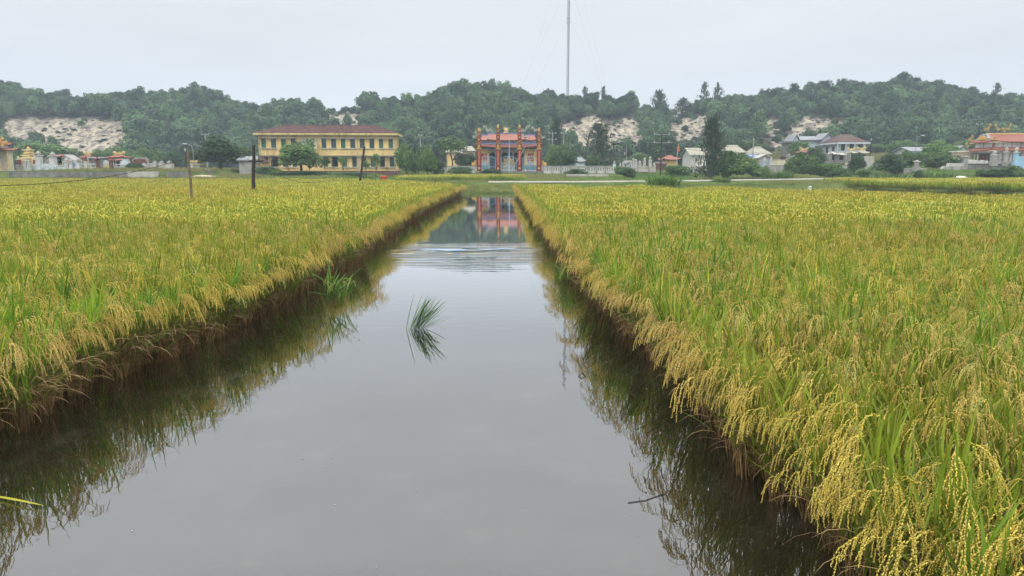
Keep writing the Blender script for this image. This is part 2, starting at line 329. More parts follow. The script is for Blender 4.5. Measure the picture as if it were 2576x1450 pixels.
def ground(x, y):
    x = np.asarray(x, float); y = np.asarray(y, float)
    base = np.interp(y, [60, 64, 70, 82, 100, 128, 136, 142, 170, 195, 2000], [.1, .12, .3, .5, .42, .55, 1.2, 1.5, 2.0, 2.6, 2.6])
    left = x < -5
    yb = np.where(left, yleft(x), ybank(x))
    basel = np.interp(y - yb, [0, .5, 4, 30, 60, 2000], [.1, .25, .8, 1.5, 2.0, 2.4])
    rb = sstep(-27, -20, x); basel = basel * (1 - rb) + np.minimum(base, .1 + (y - yb) * .12) * rb
    z = np.where(left, basel, base)
    terr = (x < -46) & (y > 105.4)
    z = np.where(terr, np.maximum(z, 1.95), z)
    strip = (x > 41) & (y < 108); z = np.where(strip, .12, z)
    z = np.maximum(z, 1.9 * sstep(60, 67, x) * sstep(108, 116, y))
    z = np.maximum(z, np.minimum(.72, .95 - .28 * seg_dist(x, y, PATHL)) * (y > yb))
    z = z + 3.6 * sstep(45, 75, x) * sstep(132, 185, y)
    z = np.where(y < yb, -.4, z)
    z = z + np.where(y > yb + 2, .06 * np.sin(x * .7 + 1.3 * np.sin(y * .4)) * np.cos(y * .55), 0)
    # the sand hill
    px = 1288 + x * FPX / RIDGE_Y
    zr = 2.1 + (428 - (np.interp(px, SKY_PX, SKY_PY) + 44)) * RIDGE_Y / FPX
    foot = 203 + 5 * np.sin(x * .05) + 3 * np.sin(x * .13 + 1)
    t = (y - foot) / (RIDGE_Y - foot)
    h = np.where(t < 1, (zr - 2.6) * np.clip(t, 0, 1) ** 1.05, (zr - 2.6) - (y - RIDGE_Y) * .05)
    gul = (1.1 * np.sin(x * .21 + .8 * np.sin(x * .07)) + .6 * np.sin(x * .47 + y * .05)) * np.clip(t * 3, 0, 1) * np.clip((1.15 - t) * 3, 0, 1)
    return z + np.maximum(h, -6) * (y > 150) + gul
def gz(x, y): return float(ground(x, y))

# sand slips on the hill face, outlined by where they lie on the slope
SLIPS = [[(5, 302), (110, 297), (235, 296), (300, 303), (330, 345), (300, 372), (215, 402), (165, 402), (60, 360), (8, 350)],
         [(800, 296), (832, 282), (852, 287), (905, 280), (922, 300), (905, 322), (820, 322)],
         [(1398, 316), (1460, 308), (1488, 290), (1530, 318), (1590, 290), (1622, 330), (1618, 385), (1560, 400), (1540, 385), (1440, 372), (1425, 345)],
         [(1672, 296), (1705, 300), (1730, 290), (1795, 298), (1765, 335), (1712, 378), (1690, 352)],
         [(1918, 303), (1958, 297), (1968, 315), (1938, 350), (1905, 340)],
         [(1992, 310), (2020, 292), (2058, 292), (2082, 305), (2125, 298), (2140, 342), (2060, 348), (1985, 350)],
         [(1560, 375), (1600, 380), (1600, 415), (1565, 410)], [(1935, 355), (1990, 345), (1975, 385), (1940, 390)], [(2290, 385), (2330, 378), (2350, 392), (2300, 398)]]
def in_poly(x, y, P):
    x = np.asarray(x, float); y = np.asarray(y, float); r = np.zeros(x.shape, bool); j = len(P) - 1
    for i in range(len(P)):
        (xi, yi), (xj, yj) = P[i][:2], P[j][:2]
        if yi != yj: r ^= ((yi > y) != (yj > y)) & (x < (xj - xi) * (y - yi) / (yj - yi) + xi)
        j = i
    return r
def sandy(x, y, wob=1.0):
    px, py = proj(np.asarray(x, float), np.asarray(y, float), ground(x, y))
    px = px + wob * (7 * np.sin(x * .9 + y * .3) + 5 * np.sin(y * 1.1 - x * .4)); py = py + wob * (4 * np.sin(x * 1.3) + 4 * np.sin(y * .8 + x * .5))
    r = np.zeros(np.shape(px), bool)
    for P in SLIPS: r |= in_poly(px, py, P)
    return r & (np.asarray(y) > 195)

def grid_obj(name, xs, ys, material, zf, attr=None):
    gx, gy = np.meshgrid(xs, ys); V = np.stack([gx.ravel(), gy.ravel(), zf(gx, gy).ravel()], 1)
    nx, ny = len(xs), len(ys); i = (np.arange(ny - 1)[:, None] * nx + np.arange(nx - 1)[None]).ravel()
    a = Acc(); a.quads(V, np.stack([i, i + 1, i + nx + 1, i + nx], 1)); me = a.mesh(name, [material])
    if attr is not None:
        at = me.attributes.new('sand', 'FLOAT', 'POINT'); at.data.foreach_set('value', attr(gx, gy).ravel().astype(np.float32))
    return link(name, me)

gm = bpy.data.materials.new('terrain'); gm.use_nodes = True; t = gm.node_tree; b = t.nodes['Principled BSDF']; b.inputs['Roughness'].default_value = .95; b.inputs['Specular IOR Level'].default_value = .1
g = nn(t, 'ShaderNodeNewGeometry'); at = nn(t, 'ShaderNodeAttribute', attribute_name='sand')
def noise(tree, src, scale, det=5, mapping=None, rough=.55):
    n = nn(tree, 'ShaderNodeTexNoise'); n.inputs['Scale'].default_value = scale; n.inputs['Detail'].default_value = det; n.inputs['Roughness'].default_value = rough
    if mapping:
        m_ = nn(tree, 'ShaderNodeMapping'); m_.inputs['Scale'].default_value = mapping; tree.links.new(src, m_.inputs[0]); src = m_.outputs[0]
    tree.links.new(src, n.inputs[0]); return n.outputs[0]
def ramp2(tree, src, p, inter='LINEAR'):
    r = nn(tree, 'ShaderNodeValToRGB'); el = r.color_ramp.elements; r.color_ramp.interpolation = inter
    el[0].position, el[0].color = p[0][0], (*p[0][1], 1); el[1].position, el[1].color = p[-1][0], (*p[-1][1], 1)
    for q, c in p[1:-1]:
        z = el.new(q); z.color = (*c, 1)
    tree.links.new(src, r.inputs[0]); return r.outputs[0]
def mixc(tree, f, a, b_):
    m_ = nn(tree, 'ShaderNodeMix', data_type='RGBA'); tree.links.new(f, m_.inputs[0])
    for i, c in ((6, a), (7, b_)):
        if isinstance(c, tuple): m_.inputs[i].default_value = (*c, 1)
        else: tree.links.new(c, m_.inputs[i])
    return m_.outputs[2]
pos = g.outputs['Position']
soil = ramp2(t, noise(t, pos, .5, 8), [(.35, (.06, .048, .04)), (.5, (.1, .08, .066)), (.65, (.075, .085, .04))])
sand = ramp2(t, noise(t, pos, .6, 9, (1.0, .4, .4), .8), [(.36, (.085, .072, .062)), (.47, (.17, .145, .125)), (.53, (.38, .335, .25)), (.72, (.54, .475, .345))])
low = ramp2(t, noise(t, pos, .3, 6), [(.35, (.06, .09, .022)), (.6, (.11, .14, .04))])
sxyz = nn(t, 'ShaderNodeSeparateXYZ'); t.links.new(pos, sxyz.inputs[0])
lf = nn(t, 'ShaderNodeMapRange'); lf.inputs[1].default_value = 190; lf.inputs[2].default_value = 206; t.links.new(sxyz.outputs[1], lf.inputs[0])
c = mixc(t, lf.outputs[0], low, soil); sr = nn(t, 'ShaderNodeMapRange'); sr.inputs[1].default_value = .25; sr.inputs[2].default_value = .75
ad = nn(t, 'ShaderNodeMath', operation='ADD'); t.links.new(at.outputs['Fac'], ad.inputs[0]); sb = nn(t, 'ShaderNodeMath', operation='SUBTRACT'); t.links.new(noise(t, pos, 1.3, 4), sb.inputs[0]); sb.inputs[1].default_value = .5
t.links.new(sb.outputs[0], ad.inputs[1]); t.links.new(ad.outputs[0], sr.inputs[0])
c = mixc(t, sr.outputs[0], c, sand); t.links.new(c, b.inputs['Base Color'])
bp = nn(t, 'ShaderNodeBump'); bp.inputs['Distance'].default_value = .5; t.links.new(noise(t, pos, .8, 8, (1, .5, .5), .7), bp.inputs['Height']); t.links.new(bp.outputs[0], b.inputs['Normal'])
xs = np.unique(np.concatenate([np.arange(-630, -230, 20.), np.arange(-230, 231, 1.25), np.arange(250, 631, 20.)]))
ys = np.unique(np.concatenate([[-28, 0, 20, 40, 50], np.arange(55, 150, 1.), np.arange(150, 300, 1.25), np.arange(300, 356, 6.)]))
tag(grid_obj('ground', xs, ys, gm, ground, lambda x, y: sandy(x, y).astype(float)), 'rising ground and wooded sand hill behind the paddies', kind='structure')

# still, shallow, peaty water with a silty bed
wm = bpy.data.materials.new('ditch_water'); wm.use_nodes = True; t = wm.node_tree; b = t.nodes['Principled BSDF']
b.inputs['Roughness'].default_value = .012; b.inputs['IOR'].default_value = 2.4
g = nn(t, 'ShaderNodeNewGeometry'); pos = g.outputs['Position']
bed = ramp2(t, noise(t, pos, 1.5, 8, (1, .8, 1), .68), [(.38, (.009, .008, .0045)), (.55, (.015, .0135, .0085)), (.66, (.03, .027, .02)), (.76, (.09, .082, .065))])
sx = nn(t, 'ShaderNodeSeparateXYZ'); t.links.new(pos, sx.inputs[0])
def mth(op, a, b_=None, c_=None):
    n = nn(t, 'ShaderNodeMath', operation=op)
    for i, v in enumerate((a, b_, c_)):
        if v is None: continue
        if isinstance(v, (int, float)): n.inputs[i].default_value = v
        else: t.links.new(v, n.inputs[i])
    return n.outputs[0]
# a band of wind ripples across the ditch about 16 to 22 m out
band = mth('POWER', 2.718, mth('MULTIPLY', mth('POWER', mth('DIVIDE', mth('SUBTRACT', sx.outputs[1], 18.2), 2.0), 2.0), -1.0))
wv = nn(t, 'ShaderNodeTexWave', wave_type='BANDS', bands_direction='Y', wave_profile='SIN'); wv.inputs['Scale'].default_value = 1.05
wv.inputs['Distortion'].default_value = 3.5; wv.inputs['Detail'].default_value = 2; wv.inputs['Detail Scale'].default_value = 1.2
mp_ = nn(t, 'ShaderNodeMapping'); mp_.inputs['Scale'].default_value = (.25, 1, 1); t.links.new(pos, mp_.inputs[0]); t.links.new(mp_.outputs[0], wv.inputs[0])
msk = nn(t, 'ShaderNodeMapRange'); msk.inputs[1].default_value = .36; msk.inputs[2].default_value = .62; t.links.new(noise(t, pos, .8, 3, (.6, 1.3, 1)), msk.inputs[0])
h1 = mth('MULTIPLY', mth('MULTIPLY', wv.outputs['Fac'], .0095), mth('MULTIPLY', band, mth('ADD', msk.outputs[0], .12)))
h2 = mth('MULTIPLY', noise(t, pos, 5.0, 2, (.6, 1, 1)), .0011)
h3 = mth('MULTIPLY', noise(t, pos, 16.0, 1, (.7, 1, 1)), .00022)
b2 = nn(t, 'ShaderNodeMapRange'); b2.inputs[1].default_value = 60; b2.inputs[2].default_value = 16; t.links.new(sx.outputs[1], b2.inputs[0])
h = mth('ADD', h1, mth('MULTIPLY', mth('ADD', h2, h3), b2.outputs[0]))
bp = nn(t, 'ShaderNodeBump'); bp.inputs['Distance'].default_value = 1.0; bp.inputs['Strength'].default_value = 1.0; t.links.new(h, bp.inputs['Height'])
df = nn(t, 'ShaderNodeBsdfDiffuse'); t.links.new(bed, df.inputs[0]); gl = nn(t, 'ShaderNodeBsdfGlossy'); gl.inputs['Roughness'].default_value = .012; gl.inputs['Color'].default_value = (.97, .98, 1, 1)
fz = nn(t, 'ShaderNodeFresnel'); fz.inputs[0].default_value = 1.33
for n_ in (gl, fz): t.links.new(bp.outputs[0], n_.inputs['Normal'])
ff = nn(t, 'ShaderNodeMath', operation='MULTIPLY_ADD', use_clamp=True); t.links.new(fz.outputs[0], ff.inputs[0]); ff.inputs[1].default_value = 1.8; ff.inputs[2].default_value = .075
ws = nn(t, 'ShaderNodeMixShader'); t.links.new(ff.outputs[0], ws.inputs[0]); t.links.new(df.outputs[0], ws.inputs[1]); t.links.new(gl.outputs[0], ws.inputs[2])
t.links.new(ws.outputs[0], [n_ for n_ in t.nodes if n_.type == 'OUTPUT_MATERIAL'][0].inputs[0]); t.nodes.remove(b)
MB().poly([(-600, -28, 0), (600, -28, 0), (600, 130, 0), (-600, 130, 0)], [(0, 1, 2, 3)]).build('water', wm)
tag(bpy.data.objects['water'], 'dark still water of the ditch between the rice fields', kind='structure')

# pale concrete path on its low bank
pb = MB()
for (ax, ay, az), (bx, by, bz) in zip(PATHL[:-1], PATHL[1:]):
    d = Vector((bx - ax, by - ay, 0)).normalized(); n = Vector((-d.y, d.x, 0)) * .8; q = 14
    for k in range(q):
        a = Vector((ax, ay, .70)).lerp(Vector((bx, by, .70)), k / q); c_ = Vector((ax, ay, .70)).lerp(Vector((bx, by, .70)), (k + .985) / q); u = Vector((0, 0, .12))
        pb.poly([a - n, c_ - n, c_ + n, a + n, a - n + u, c_ - n + u, c_ + n + u, a + n + u], [(4, 5, 6, 7), (0, 1, 5, 4), (1, 2, 6, 5), (2, 3, 7, 6), (3, 0, 4, 7)])
tag(pb.build('path', M['path']), 'narrow pale concrete path running across behind the paddies', kind='structure')

# humid air
hz = MB().box(-640, 640, -30, 360, -1.6, 112).build('haze', bpy.data.materials.new('haze'))
hm = hz.data.materials[0]; hm.use_nodes = True; t = hm.node_tree; t.nodes.clear()
o_ = nn(t, 'ShaderNodeOutputMaterial'); v_ = nn(t, 'ShaderNodeVolumePrincipled'); v_.inputs['Color'].default_value = (.72, .86, 1, 1); v_.inputs['Density'].default_value = .0007
v_.inputs['Anisotropy'].default_value = 0.2
t.links.new(v_.outputs[0], o_.inputs['Volume']); tag(hz, 'thin humid haze over the fields and hill', kind='stuff')
# ---------------------------------------------------------------- rice, grass: shapes
def U(a, b, n): return RN.uniform(a, b, n)
def blades(acc, m, base, az, th0, curl, length, width, nseg=4, fold=0.0, power=1.3):
    n = len(az); s = np.linspace(0, 1, nseg + 1)
    th = th0[:, None] + curl[:, None] * s[None] ** power
    thm = (th[:, 1:] + th[:, :-1]) / 2; ds = length[:, None] / nseg
    hx = np.cumsum(np.sin(thm) * ds, 1); hz_ = np.cumsum(np.cos(thm) * ds, 1)
    hx = np.concatenate([np.zeros((n, 1)), hx], 1); hz_ = np.concatenate([np.zeros((n, 1)), hz_], 1)
    ca, sa = np.cos(az)[:, None], np.sin(az)[:, None]
    C = np.stack([base[:, :1] + hx * ca, base[:, 1:2] + hx * sa, base[:, 2:3] + hz_], 2)
    wp = np.interp(s, [0, .15, .5, .85, 1], [.55, .9, 1, .55, .06])
    wd = width[:, None] * wp[None] / 2; tw = U(-.9, .9, n)[:, None] * s[None]
    nx, nz_ = np.cos(th), -np.sin(th)
    sd = np.stack([-sa * np.cos(tw) + np.sin(tw) * nx * ca, ca * np.cos(tw) + np.sin(tw) * nx * sa, np.sin(tw) * nz_], 2)
    A, B = C - sd * wd[..., None], C + sd * wd[..., None]
    V = np.stack([A, B], 2).reshape(-1, 3)
    o = (np.arange(n)[:, None] * (nseg + 1) * 2 + np.arange(nseg)[None] * 2).ravel()
    acc.quads(V, np.stack([o, o + 1, o + 3, o + 2], 1), m); return C
def grains(acc, m, P, T, l=.0135, wd=.0068):
    n = len(P); T = T / np.linalg.norm(T, axis=1, keepdims=True)
    a = np.cross(T, np.array([.3, .5, .81])); a /= np.linalg.norm(a, axis=1, keepdims=True); b_ = np.cross(T, a)
    V = np.stack([P - T * l / 2, P + a * wd / 2, P + b_ * wd / 2, P - a * wd / 2, P - b_ * wd / 2, P + T * l / 2], 1).reshape(-1, 3)
    f = np.array([[0, 2, 1], [0, 3, 2], [0, 4, 3], [0, 1, 4], [5, 1, 2], [5, 2, 3], [5, 3, 4], [5, 4, 1]])
    acc.tris(V, (f[None] + (np.arange(n) * 6)[:, None, None]).reshape(-1, 3), m)
def curve3(base, az, th0, curl, length, k, power=1.0):
    s = np.linspace(0, 1, k); th = th0 + curl * s ** power; ds = length / (k - 1); tm = (th[1:] + th[:-1]) / 2
    x = np.concatenate([[0], np.cumsum(np.sin(tm) * ds)]); z = np.concatenate([[0], np.cumsum(np.cos(tm) * ds)])
    return np.stack([base[0] + x * math.cos(az), base[1] + x * math.sin(az), base[2] + z], 1), th
def panicle(acc, base, az, length=.26, green=False, lod=0, mg=0, ms=1):
    """drooping head: an arching axis with grain-beaded strings hanging from it"""
    P, th = curve3(base, az, rnd.uniform(.25, .7), rnd.uniform(1.9, 2.3), length, 9, .8)
    d = np.gradient(P, axis=0)
    blades(acc, ms, np.array([base]), np.array([az]), np.array([th[0]]), np.array([th[-1] - th[0]]), np.array([length]), np.array([.003]), 4)
    nb = 7 if lod == 0 else 6
    for i in range(nb):
        s = .22 + .74 * i / (nb - 1); j = s * 8; j0 = int(j); p = P[j0] + (P[min(j0 + 1, 8)] - P[j0]) * (j - j0)
        a2 = az + rnd.gauss(0, .5); t0 = th[j0] + rnd.uniform(-.35, .25); ln = length * rnd.uniform(.5, .75) * (1.08 - .35 * s)
        Q, _ = curve3(p, a2, t0, max(.2, 3.05 - t0) * rnd.uniform(.9, 1.02), ln, 5, .32)
        if lod == 0:
            n = max(5, int(ln / .0072)); ts = np.linspace(.1, 1, n) * 4; k0 = np.minimum(ts.astype(int), 3)
            G = Q[k0] + (Q[k0 + 1] - Q[k0]) * (ts - k0)[:, None]; T = Q[k0 + 1] - Q[k0]
            T = T + RN.normal(0, .35, T.shape) * np.linalg.norm(T, axis=1, keepdims=True); grains(acc, mg, G + RN.normal(0, .0014, G.shape), T)
        else:
            D_ = Q[1:] - Q[:-1]; n = max(4, int(ln / .016)); ts = np.linspace(.1, 1, n) * 4; k0 = np.minimum(ts.astype(int), 3)
            G = Q[k0] + (Q[k0 + 1] - Q[k0]) * (ts - k0)[:, None]; grains(acc, mg, G, D_[k0] + RN.normal(0, .3, (n, 3)) * .01, .022, .0088)
RM = [M['rice_leaf'], M['rice_yellow'], M['rice_stem'], M['rice_dead'], M['rice_base'], M['grain'], M['grain_green'], M['grain_far']]
def ring(n, r, z=0):
    a = U(0, 6.283, n); q = r * np.sqrt(U(0, 1, n)); z = np.broadcast_to(np.asarray(z, float), n)
    return np.stack([q * np.cos(a), q * np.sin(a), z], 1)
def stems(acc, n, lean_az, lean, h=(.62, .84), m=2, mb=4, r=.065):
    B = ring(n, r); az = np.where(U(0, 1, n) < .6, lean_az + RN.normal(0, .7, n), U(0, 6.28, n)); th = np.abs(RN.normal(0, .12, n)) + lean
    H = U(*h, n)
    C0 = blades(acc, mb, B, az, th, U(0, .08, n), H * .36, U(.006, .011, n), 2); blades(acc, mb, B, az + 1.5, th * .2, U(0, .05, n), H * .3, U(.006, .010, n), 1)
    C = blades(acc, m, C0[:, -1], az, th + .08, U(0, .15, n), H * .64, U(.005, .009, n), 2)
    return C[:, -1], az
def leaves(acc, n, lean_az, lean, z=(.22, .62), ln=(.26, .48), wd=(.009, .017), m=0, r=.07, th=(.05, .65), curl=(-.05, .5), nseg=4):
    zz = U(*z, n); B = ring(n, r, zz); az = np.where(U(0, 1, n) < .55, lean_az + RN.normal(0, .8, n), U(0, 6.28, n))
    B[:, 0] += math.cos(lean_az) * lean * zz; B[:, 1] += math.sin(lean_az) * lean * zz
    return blades(acc, m, B, az, U(*th, n), U(*curl, n), U(*ln, n), U(*wd, n), nseg)
def dead(acc, n, az0, spread, r=.06):
    B = ring(n, r, U(.1, .34, n)); az = az0 + RN.normal(0, spread, n)
    blades(acc, 3, B, az, U(.2, .8, n), U(1.1, 2.1, n), U(.22, .52, n), U(.004, .0085, n), 5)
def rice_plant_mesh(name, lod=0, edge=False, lean=.12, npan=6, gold=.9):
    """one hill of rice leaning towards +x"""
    a = Acc(); tips, az = stems(a, 12 if lod == 0 else 9, 0.0, lean); nl = 16 if lod == 0 else 11
    leaves(a, nl, 0.0, lean * 1.3); leaves(a, 4, 0.0, lean, m=1); leaves(a, 4, 0.0, lean * 1.4, (.5, .68), (.24, .36), (.009, .014), 0, .1, (.1, .55), (0, .2), 3)
    for i in range(npan):
        panicle(a, tips[i % len(tips)] + RN.normal(0, .015, 3), float(az[i % len(tips)]) if rnd.random() < .7 else rnd.gauss(0, .8), rnd.uniform(.2, .27), lod=lod, mg=(5 if rnd.random() < gold else 6) if lod == 0 or rnd.random() < .6 else 7, ms=2)
    if edge: leaves(a, 12, 0.0, lean * 1.2, (.08, .4), (.3, .5), (.008, .014), 0, .08, (.1, .9), (0, .7))
    dead(a, 24 if edge else 5, 0.0, .8 if edge else 3)
    return a.mesh(name, RM)
def rice_patch_mesh(name, size, n, coarse=1.0):
    """a square of standing crop seen from afar"""
    a = Acc(); B = np.stack([U(-size / 2, size / 2, n), U(-size / 2, size / 2, n), U(.1, .5, n)], 1)
    blades(a, 0, B, U(0, 6.28, n), U(0, .5, n), U(0, .5, n), U(.4, .6, n), U(.011, .018, n) * coarse, 2)
    k = int(n * .5); B = np.stack([U(-size / 2, size / 2, k), U(-size / 2, size / 2, k), U(.25, .5, k)], 1)
    blades(a, 1, B, U(0, 6.28, k), U(0, .5, k), U(0, .6, k), U(.35, .5, k), U(.010, .016, k) * coarse, 2)
    k = int(n * .5); B = np.stack([U(-size / 2, size / 2, k), U(-size / 2, size / 2, k), U(.62, .86, k)], 1)
    az = np.where(U(0, 1, k) < .5, RN.normal(-.4, .8, k), U(0, 6.28, k))
    blades(a, 7, B, az, U(.2, .7, k), U(1.7, 2.4, k), U(.16, .24, k), U(.011, .02, k) * coarse, 3)
    k = n // 5; B = np.stack([U(-size / 2, size / 2, k), U(-size / 2, size / 2, k), np.zeros(k)], 1)
    blades(a, 4, B, U(0, 6.28, k), U(0, .15, k), U(0, .1, k), U(.4, .6, k), U(.012, .02, k) * coarse, 1)
    return a.mesh(name, RM)
def grass_patch_mesh(name, size, n, h=(.12, .4), w_=(.012, .03), mats=(0,), th=.7):
    a = Acc()
    for m_ in mats:
        k = n // len(mats); B = np.stack([U(-size / 2, size / 2, k), U(-size / 2, size / 2, k), np.full(k, -.03)], 1)
        blades(a, m_, B, U(0, 6.28, k), U(0, th, k), U(0, .9, k), U(*h, k), U(*w_, k), 3)
    return a.mesh(name, [M['grass'], M['grass_dry'], M['leaf_bright']])

def scatter(name, pts, rz, scl, idx, meshes, label, tilt=None):
    """one object of kind stuff that sets a mesh of the list on every point"""
    n = len(pts); c = bpy.data.collections.new(name + '_pieces')
    for i, me in enumerate(meshes): c.objects.link(bpy.data.objects.new('%s_piece_%02d' % (name, i), me))
    me = bpy.data.meshes.new(name); me.vertices.add(n); me.vertices.foreach_set('co', np.asarray(pts, np.float32).ravel())
    rot = np.zeros((n, 3), np.float32); rot[:, 2] = rz
    if tilt is not None: rot[:, 0] = tilt
    a = me.attributes.new('rot', 'FLOAT_VECTOR', 'POINT'); a.data.foreach_set('vector', rot.ravel())
    s3 = np.asarray(scl, np.float32); s3 = np.repeat(s3[:, None], 3, 1) if s3.ndim == 1 else s3
    a = me.attributes.new('scl', 'FLOAT_VECTOR', 'POINT'); a.data.foreach_set('vector', s3.ravel())
    a = me.attributes.new('idx', 'INT', 'POINT'); a.data.foreach_set('value', np.asarray(idx, np.int32))
    o = link(name, me); ng = bpy.data.node_groups.new(name, 'GeometryNodeTree')
    ng.interface.new_socket('Geometry', in_out='INPUT', socket_type='NodeSocketGeometry'); ng.interface.new_socket('Geometry', in_out='OUTPUT', socket_type='NodeSocketGeometry')
    gi, go = ng.nodes.new('NodeGroupInput'), ng.nodes.new('NodeGroupOutput'); ip = ng.nodes.new('GeometryNodeInstanceOnPoints')
    ci = ng.nodes.new('GeometryNodeCollectionInfo'); ci.inputs[0].default_value = c; ci.inputs[1].default_value = True; ci.inputs[2].default_value = True
    def attr(nm, dt):
        q = ng.nodes.new('GeometryNodeInputNamedAttribute'); q.data_type = dt; q.inputs[0].default_value = nm; return q.outputs[0]
    er = ng.nodes.new('FunctionNodeEulerToRotation'); lk = ng.links.new
    lk(gi.outputs[0], ip.inputs['Points']); lk(ci.outputs[0], ip.inputs['Instance']); ip.inputs['Pick Instance'].default_value = True
    lk(attr('idx', 'INT'), ip.inputs['Instance Index']); lk(attr('rot', 'FLOAT_VECTOR'), er.inputs[0]); lk(er.outputs[0], ip.inputs['Rotation']); lk(attr('scl', 'FLOAT_VECTOR'), ip.inputs['Scale'])
    lk(ip.outputs[0], go.inputs[0]); md = o.modifiers.new('pieces', 'NODES'); md.node_group = ng
    return tag(o, label, kind='stuff')
def jgrid(x0, x1, y0, y1, s, j=.42):
    gx, gy = np.meshgrid(np.arange(x0, x1, s), np.arange(y0, y1, s)); n = gx.size
    return gx.ravel() + U(-j, j, n) * s, gy.ravel() + U(-j, j, n) * s
def inview(x, y, m=1.6): return np.abs(x) < y * .76 + m

# ---------------------------------------------------------------- rice, grass: where they stand
near = [rice_plant_mesh('rice_hill', 0, False, .08 + .05 * (i % 3), 4 + i % 2) for i in range(7)]
edge_l = [rice_plant_mesh('rice_edge_hill', 0, True, .2 + .05 * (i % 3), 5) for i in range(5)]
mid = [rice_plant_mesh('rice_mid_hill', 1, False, .1, 5) for i in range(6)]
mid_e = [rice_plant_mesh('rice_mid_edge_hill', 1, True, .22, 6) for i in range(4)]
patch_a = [rice_patch_mesh('rice_patch', .6, 46) for i in range(5)]
patch_b = [rice_patch_mesh('rice_far_patch', 1.5, 190, 1.5) for i in range(5)]
patch_c = [rice_patch_mesh('rice_farther_patch', 2.2, 260, 2.2) for i in range(4)]
IND_R, IND_L = 4.3, 7.6        # plants nearer than this beside the water are objects of their own
def field_points(side, s, y0, y1, ylim):
    if side < 0: x, y = jgrid(-95, 1, y0, y1, s)
    else: x, y = jgrid(-1, 60, y0, y1, s)
    k = inview(x, y)
    k &= (x < xl(y)) & (y < yleft(x)) if side < 0 else (x > xr(y)) & (y < np.interp(x, [0, 1.2, 9, 18.5, 24.5, 40], [61, 60, 52, 46.5, 34.5, 15]))
    return x[k], y[k]
def far_ok(x, y): return np.hypot(x, y)
indiv = []
for side, nm, label in ((-1, 'rice_left_field', 'ripening rice crop filling the wide field left of the ditch'), (1, 'rice_right_field', 'ripening rice crop filling the field right of the ditch')):
    all_meshes = near + mid + patch_a + patch_b + mid_e + edge_l
    o = np.cumsum([0, len(near), len(mid), len(patch_a), len(patch_b), len(mid_e)])
    P, Rz, S, I = [], [], [], []
    def put(x, y, base, k, rz, smin=.88, smax=1.12, z=0.0):
        n = len(x); P.append(np.stack([x, y, np.full(n, z)], 1)); Rz.append(rz); S.append(U(smin, smax, n) * (1 + .05 * np.sin(x * .9 + 1.7 * np.sin(y * .31)) + .05 * np.sin(y * 1.3 + x * .4))); I.append(base + RN.integers(0, k, n))
    x, y = field_points(side, .19, 1.2, 17.5, 0); d = np.hypot(x, y)
    dist = (xl(y) - x) if side < 0 else (x - xr(y)); edge = dist < .26
    keep = np.ones(len(x), bool)
    if side < 0: ind = (d < 9.0) & (dist < .5) & (y > 3.2)
    else: ind = (d < 6.5) & (dist < .55) | (d < 3.3) & (dist < 2.2)
    for q in np.where(ind)[0]: indiv.append((side, float(x[q]), float(y[q]), float(dist[q])))
    keep &= ~ind & (RN.uniform(0, 1, len(x)) > .05)
    tow = (0.0 if side < 0 else math.pi)        # towards the water
    free = np.where(U(0, 1, len(x)) < .6, RN.normal(-.5 if side < 0 else -2.2, .9, len(x)), U(0, 6.28, len(x)))
    rz = np.where(dist < .6, tow + RN.normal(-.25 if side < 0 else .25, .45, len(x)), free)
    for mask, base, k in ((keep & edge & (d < 12), o[5], len(edge_l)), (keep & edge & (d >= 12), o[4], len(mid_e)), (keep & ~edge & (d < 7.5), 0, len(near)), (keep & ~edge & (d >= 7.5), o[1], len(mid))):
        put(x[mask], y[mask], base, k, rz[mask])
    yy = np.arange(17.5, 63.5, .2)              # the fringe along the far ditch
    for dx in (.08, .28):
        xx = (xl(yy) - dx if side < 0 else xr(yy) + dx) + U(-.06, .06, len(yy)); put(xx, yy, o[4], len(mid_e), tow + RN.normal(0, .4, len(yy)), .85, 1.05)
    x, y = field_points(side, .44, 17.5, 46, 0); dd = (xl(y) - x) if side < 0 else (x - xr(y)); k = dd > .3
    put(x[k], y[k], o[2], len(patch_a), RN.normal(-.3, .8, k.sum()), .85, 1.12)
    x, y = field_points(side, 1.0, 46, 101, 0); dd = (xl(y) - x) if side < 0 else (x - xr(y)); k = dd > .6
    put(x[k], y[k], o[3], len(patch_b), RN.normal(-.3, .8, k.sum()), .85, 1.1)
    scatter(nm, np.concatenate(P), np.concatenate(Rz), np.concatenate(S), np.concatenate(I), all_meshes, label)
# strips of rice farther back
x, y = jgrid(-24, 3, 107.5, 131, 1.2); k = in_poly(x, y, [(-17, 108), (-.6, 108), (1.5, 112), (1.2, 130), (-19, 130)])
scatter('rice_middle_strip', np.stack([x[k], y[k], ground(x[k], y[k]) - .1], 1), U(0, 6.28, k.sum()), U(.85, 1.05, k.sum()), RN.integers(0, 4, k.sum()), patch_c, 'yellow strip of ripe rice in front of the red columned gate')
x, y = jgrid(40, 105, 56, 110, 1.1); k = in_poly(x, y, [(41.2, 86.5), (46.4, 64.5), (50, 61.5), (100, 60.5), (100, 107), (46, 106)]) & inview(x, y, 8)
scatter('rice_right_strip', np.stack([x[k], y[k], ground(x[k], y[k]) - .08], 1), U(0, 6.28, k.sum()), U(.9, 1.1, k.sum()), RN.integers(0, 4, k.sum()), patch_c, 'golden rice strip beyond the dark pool right of the path')
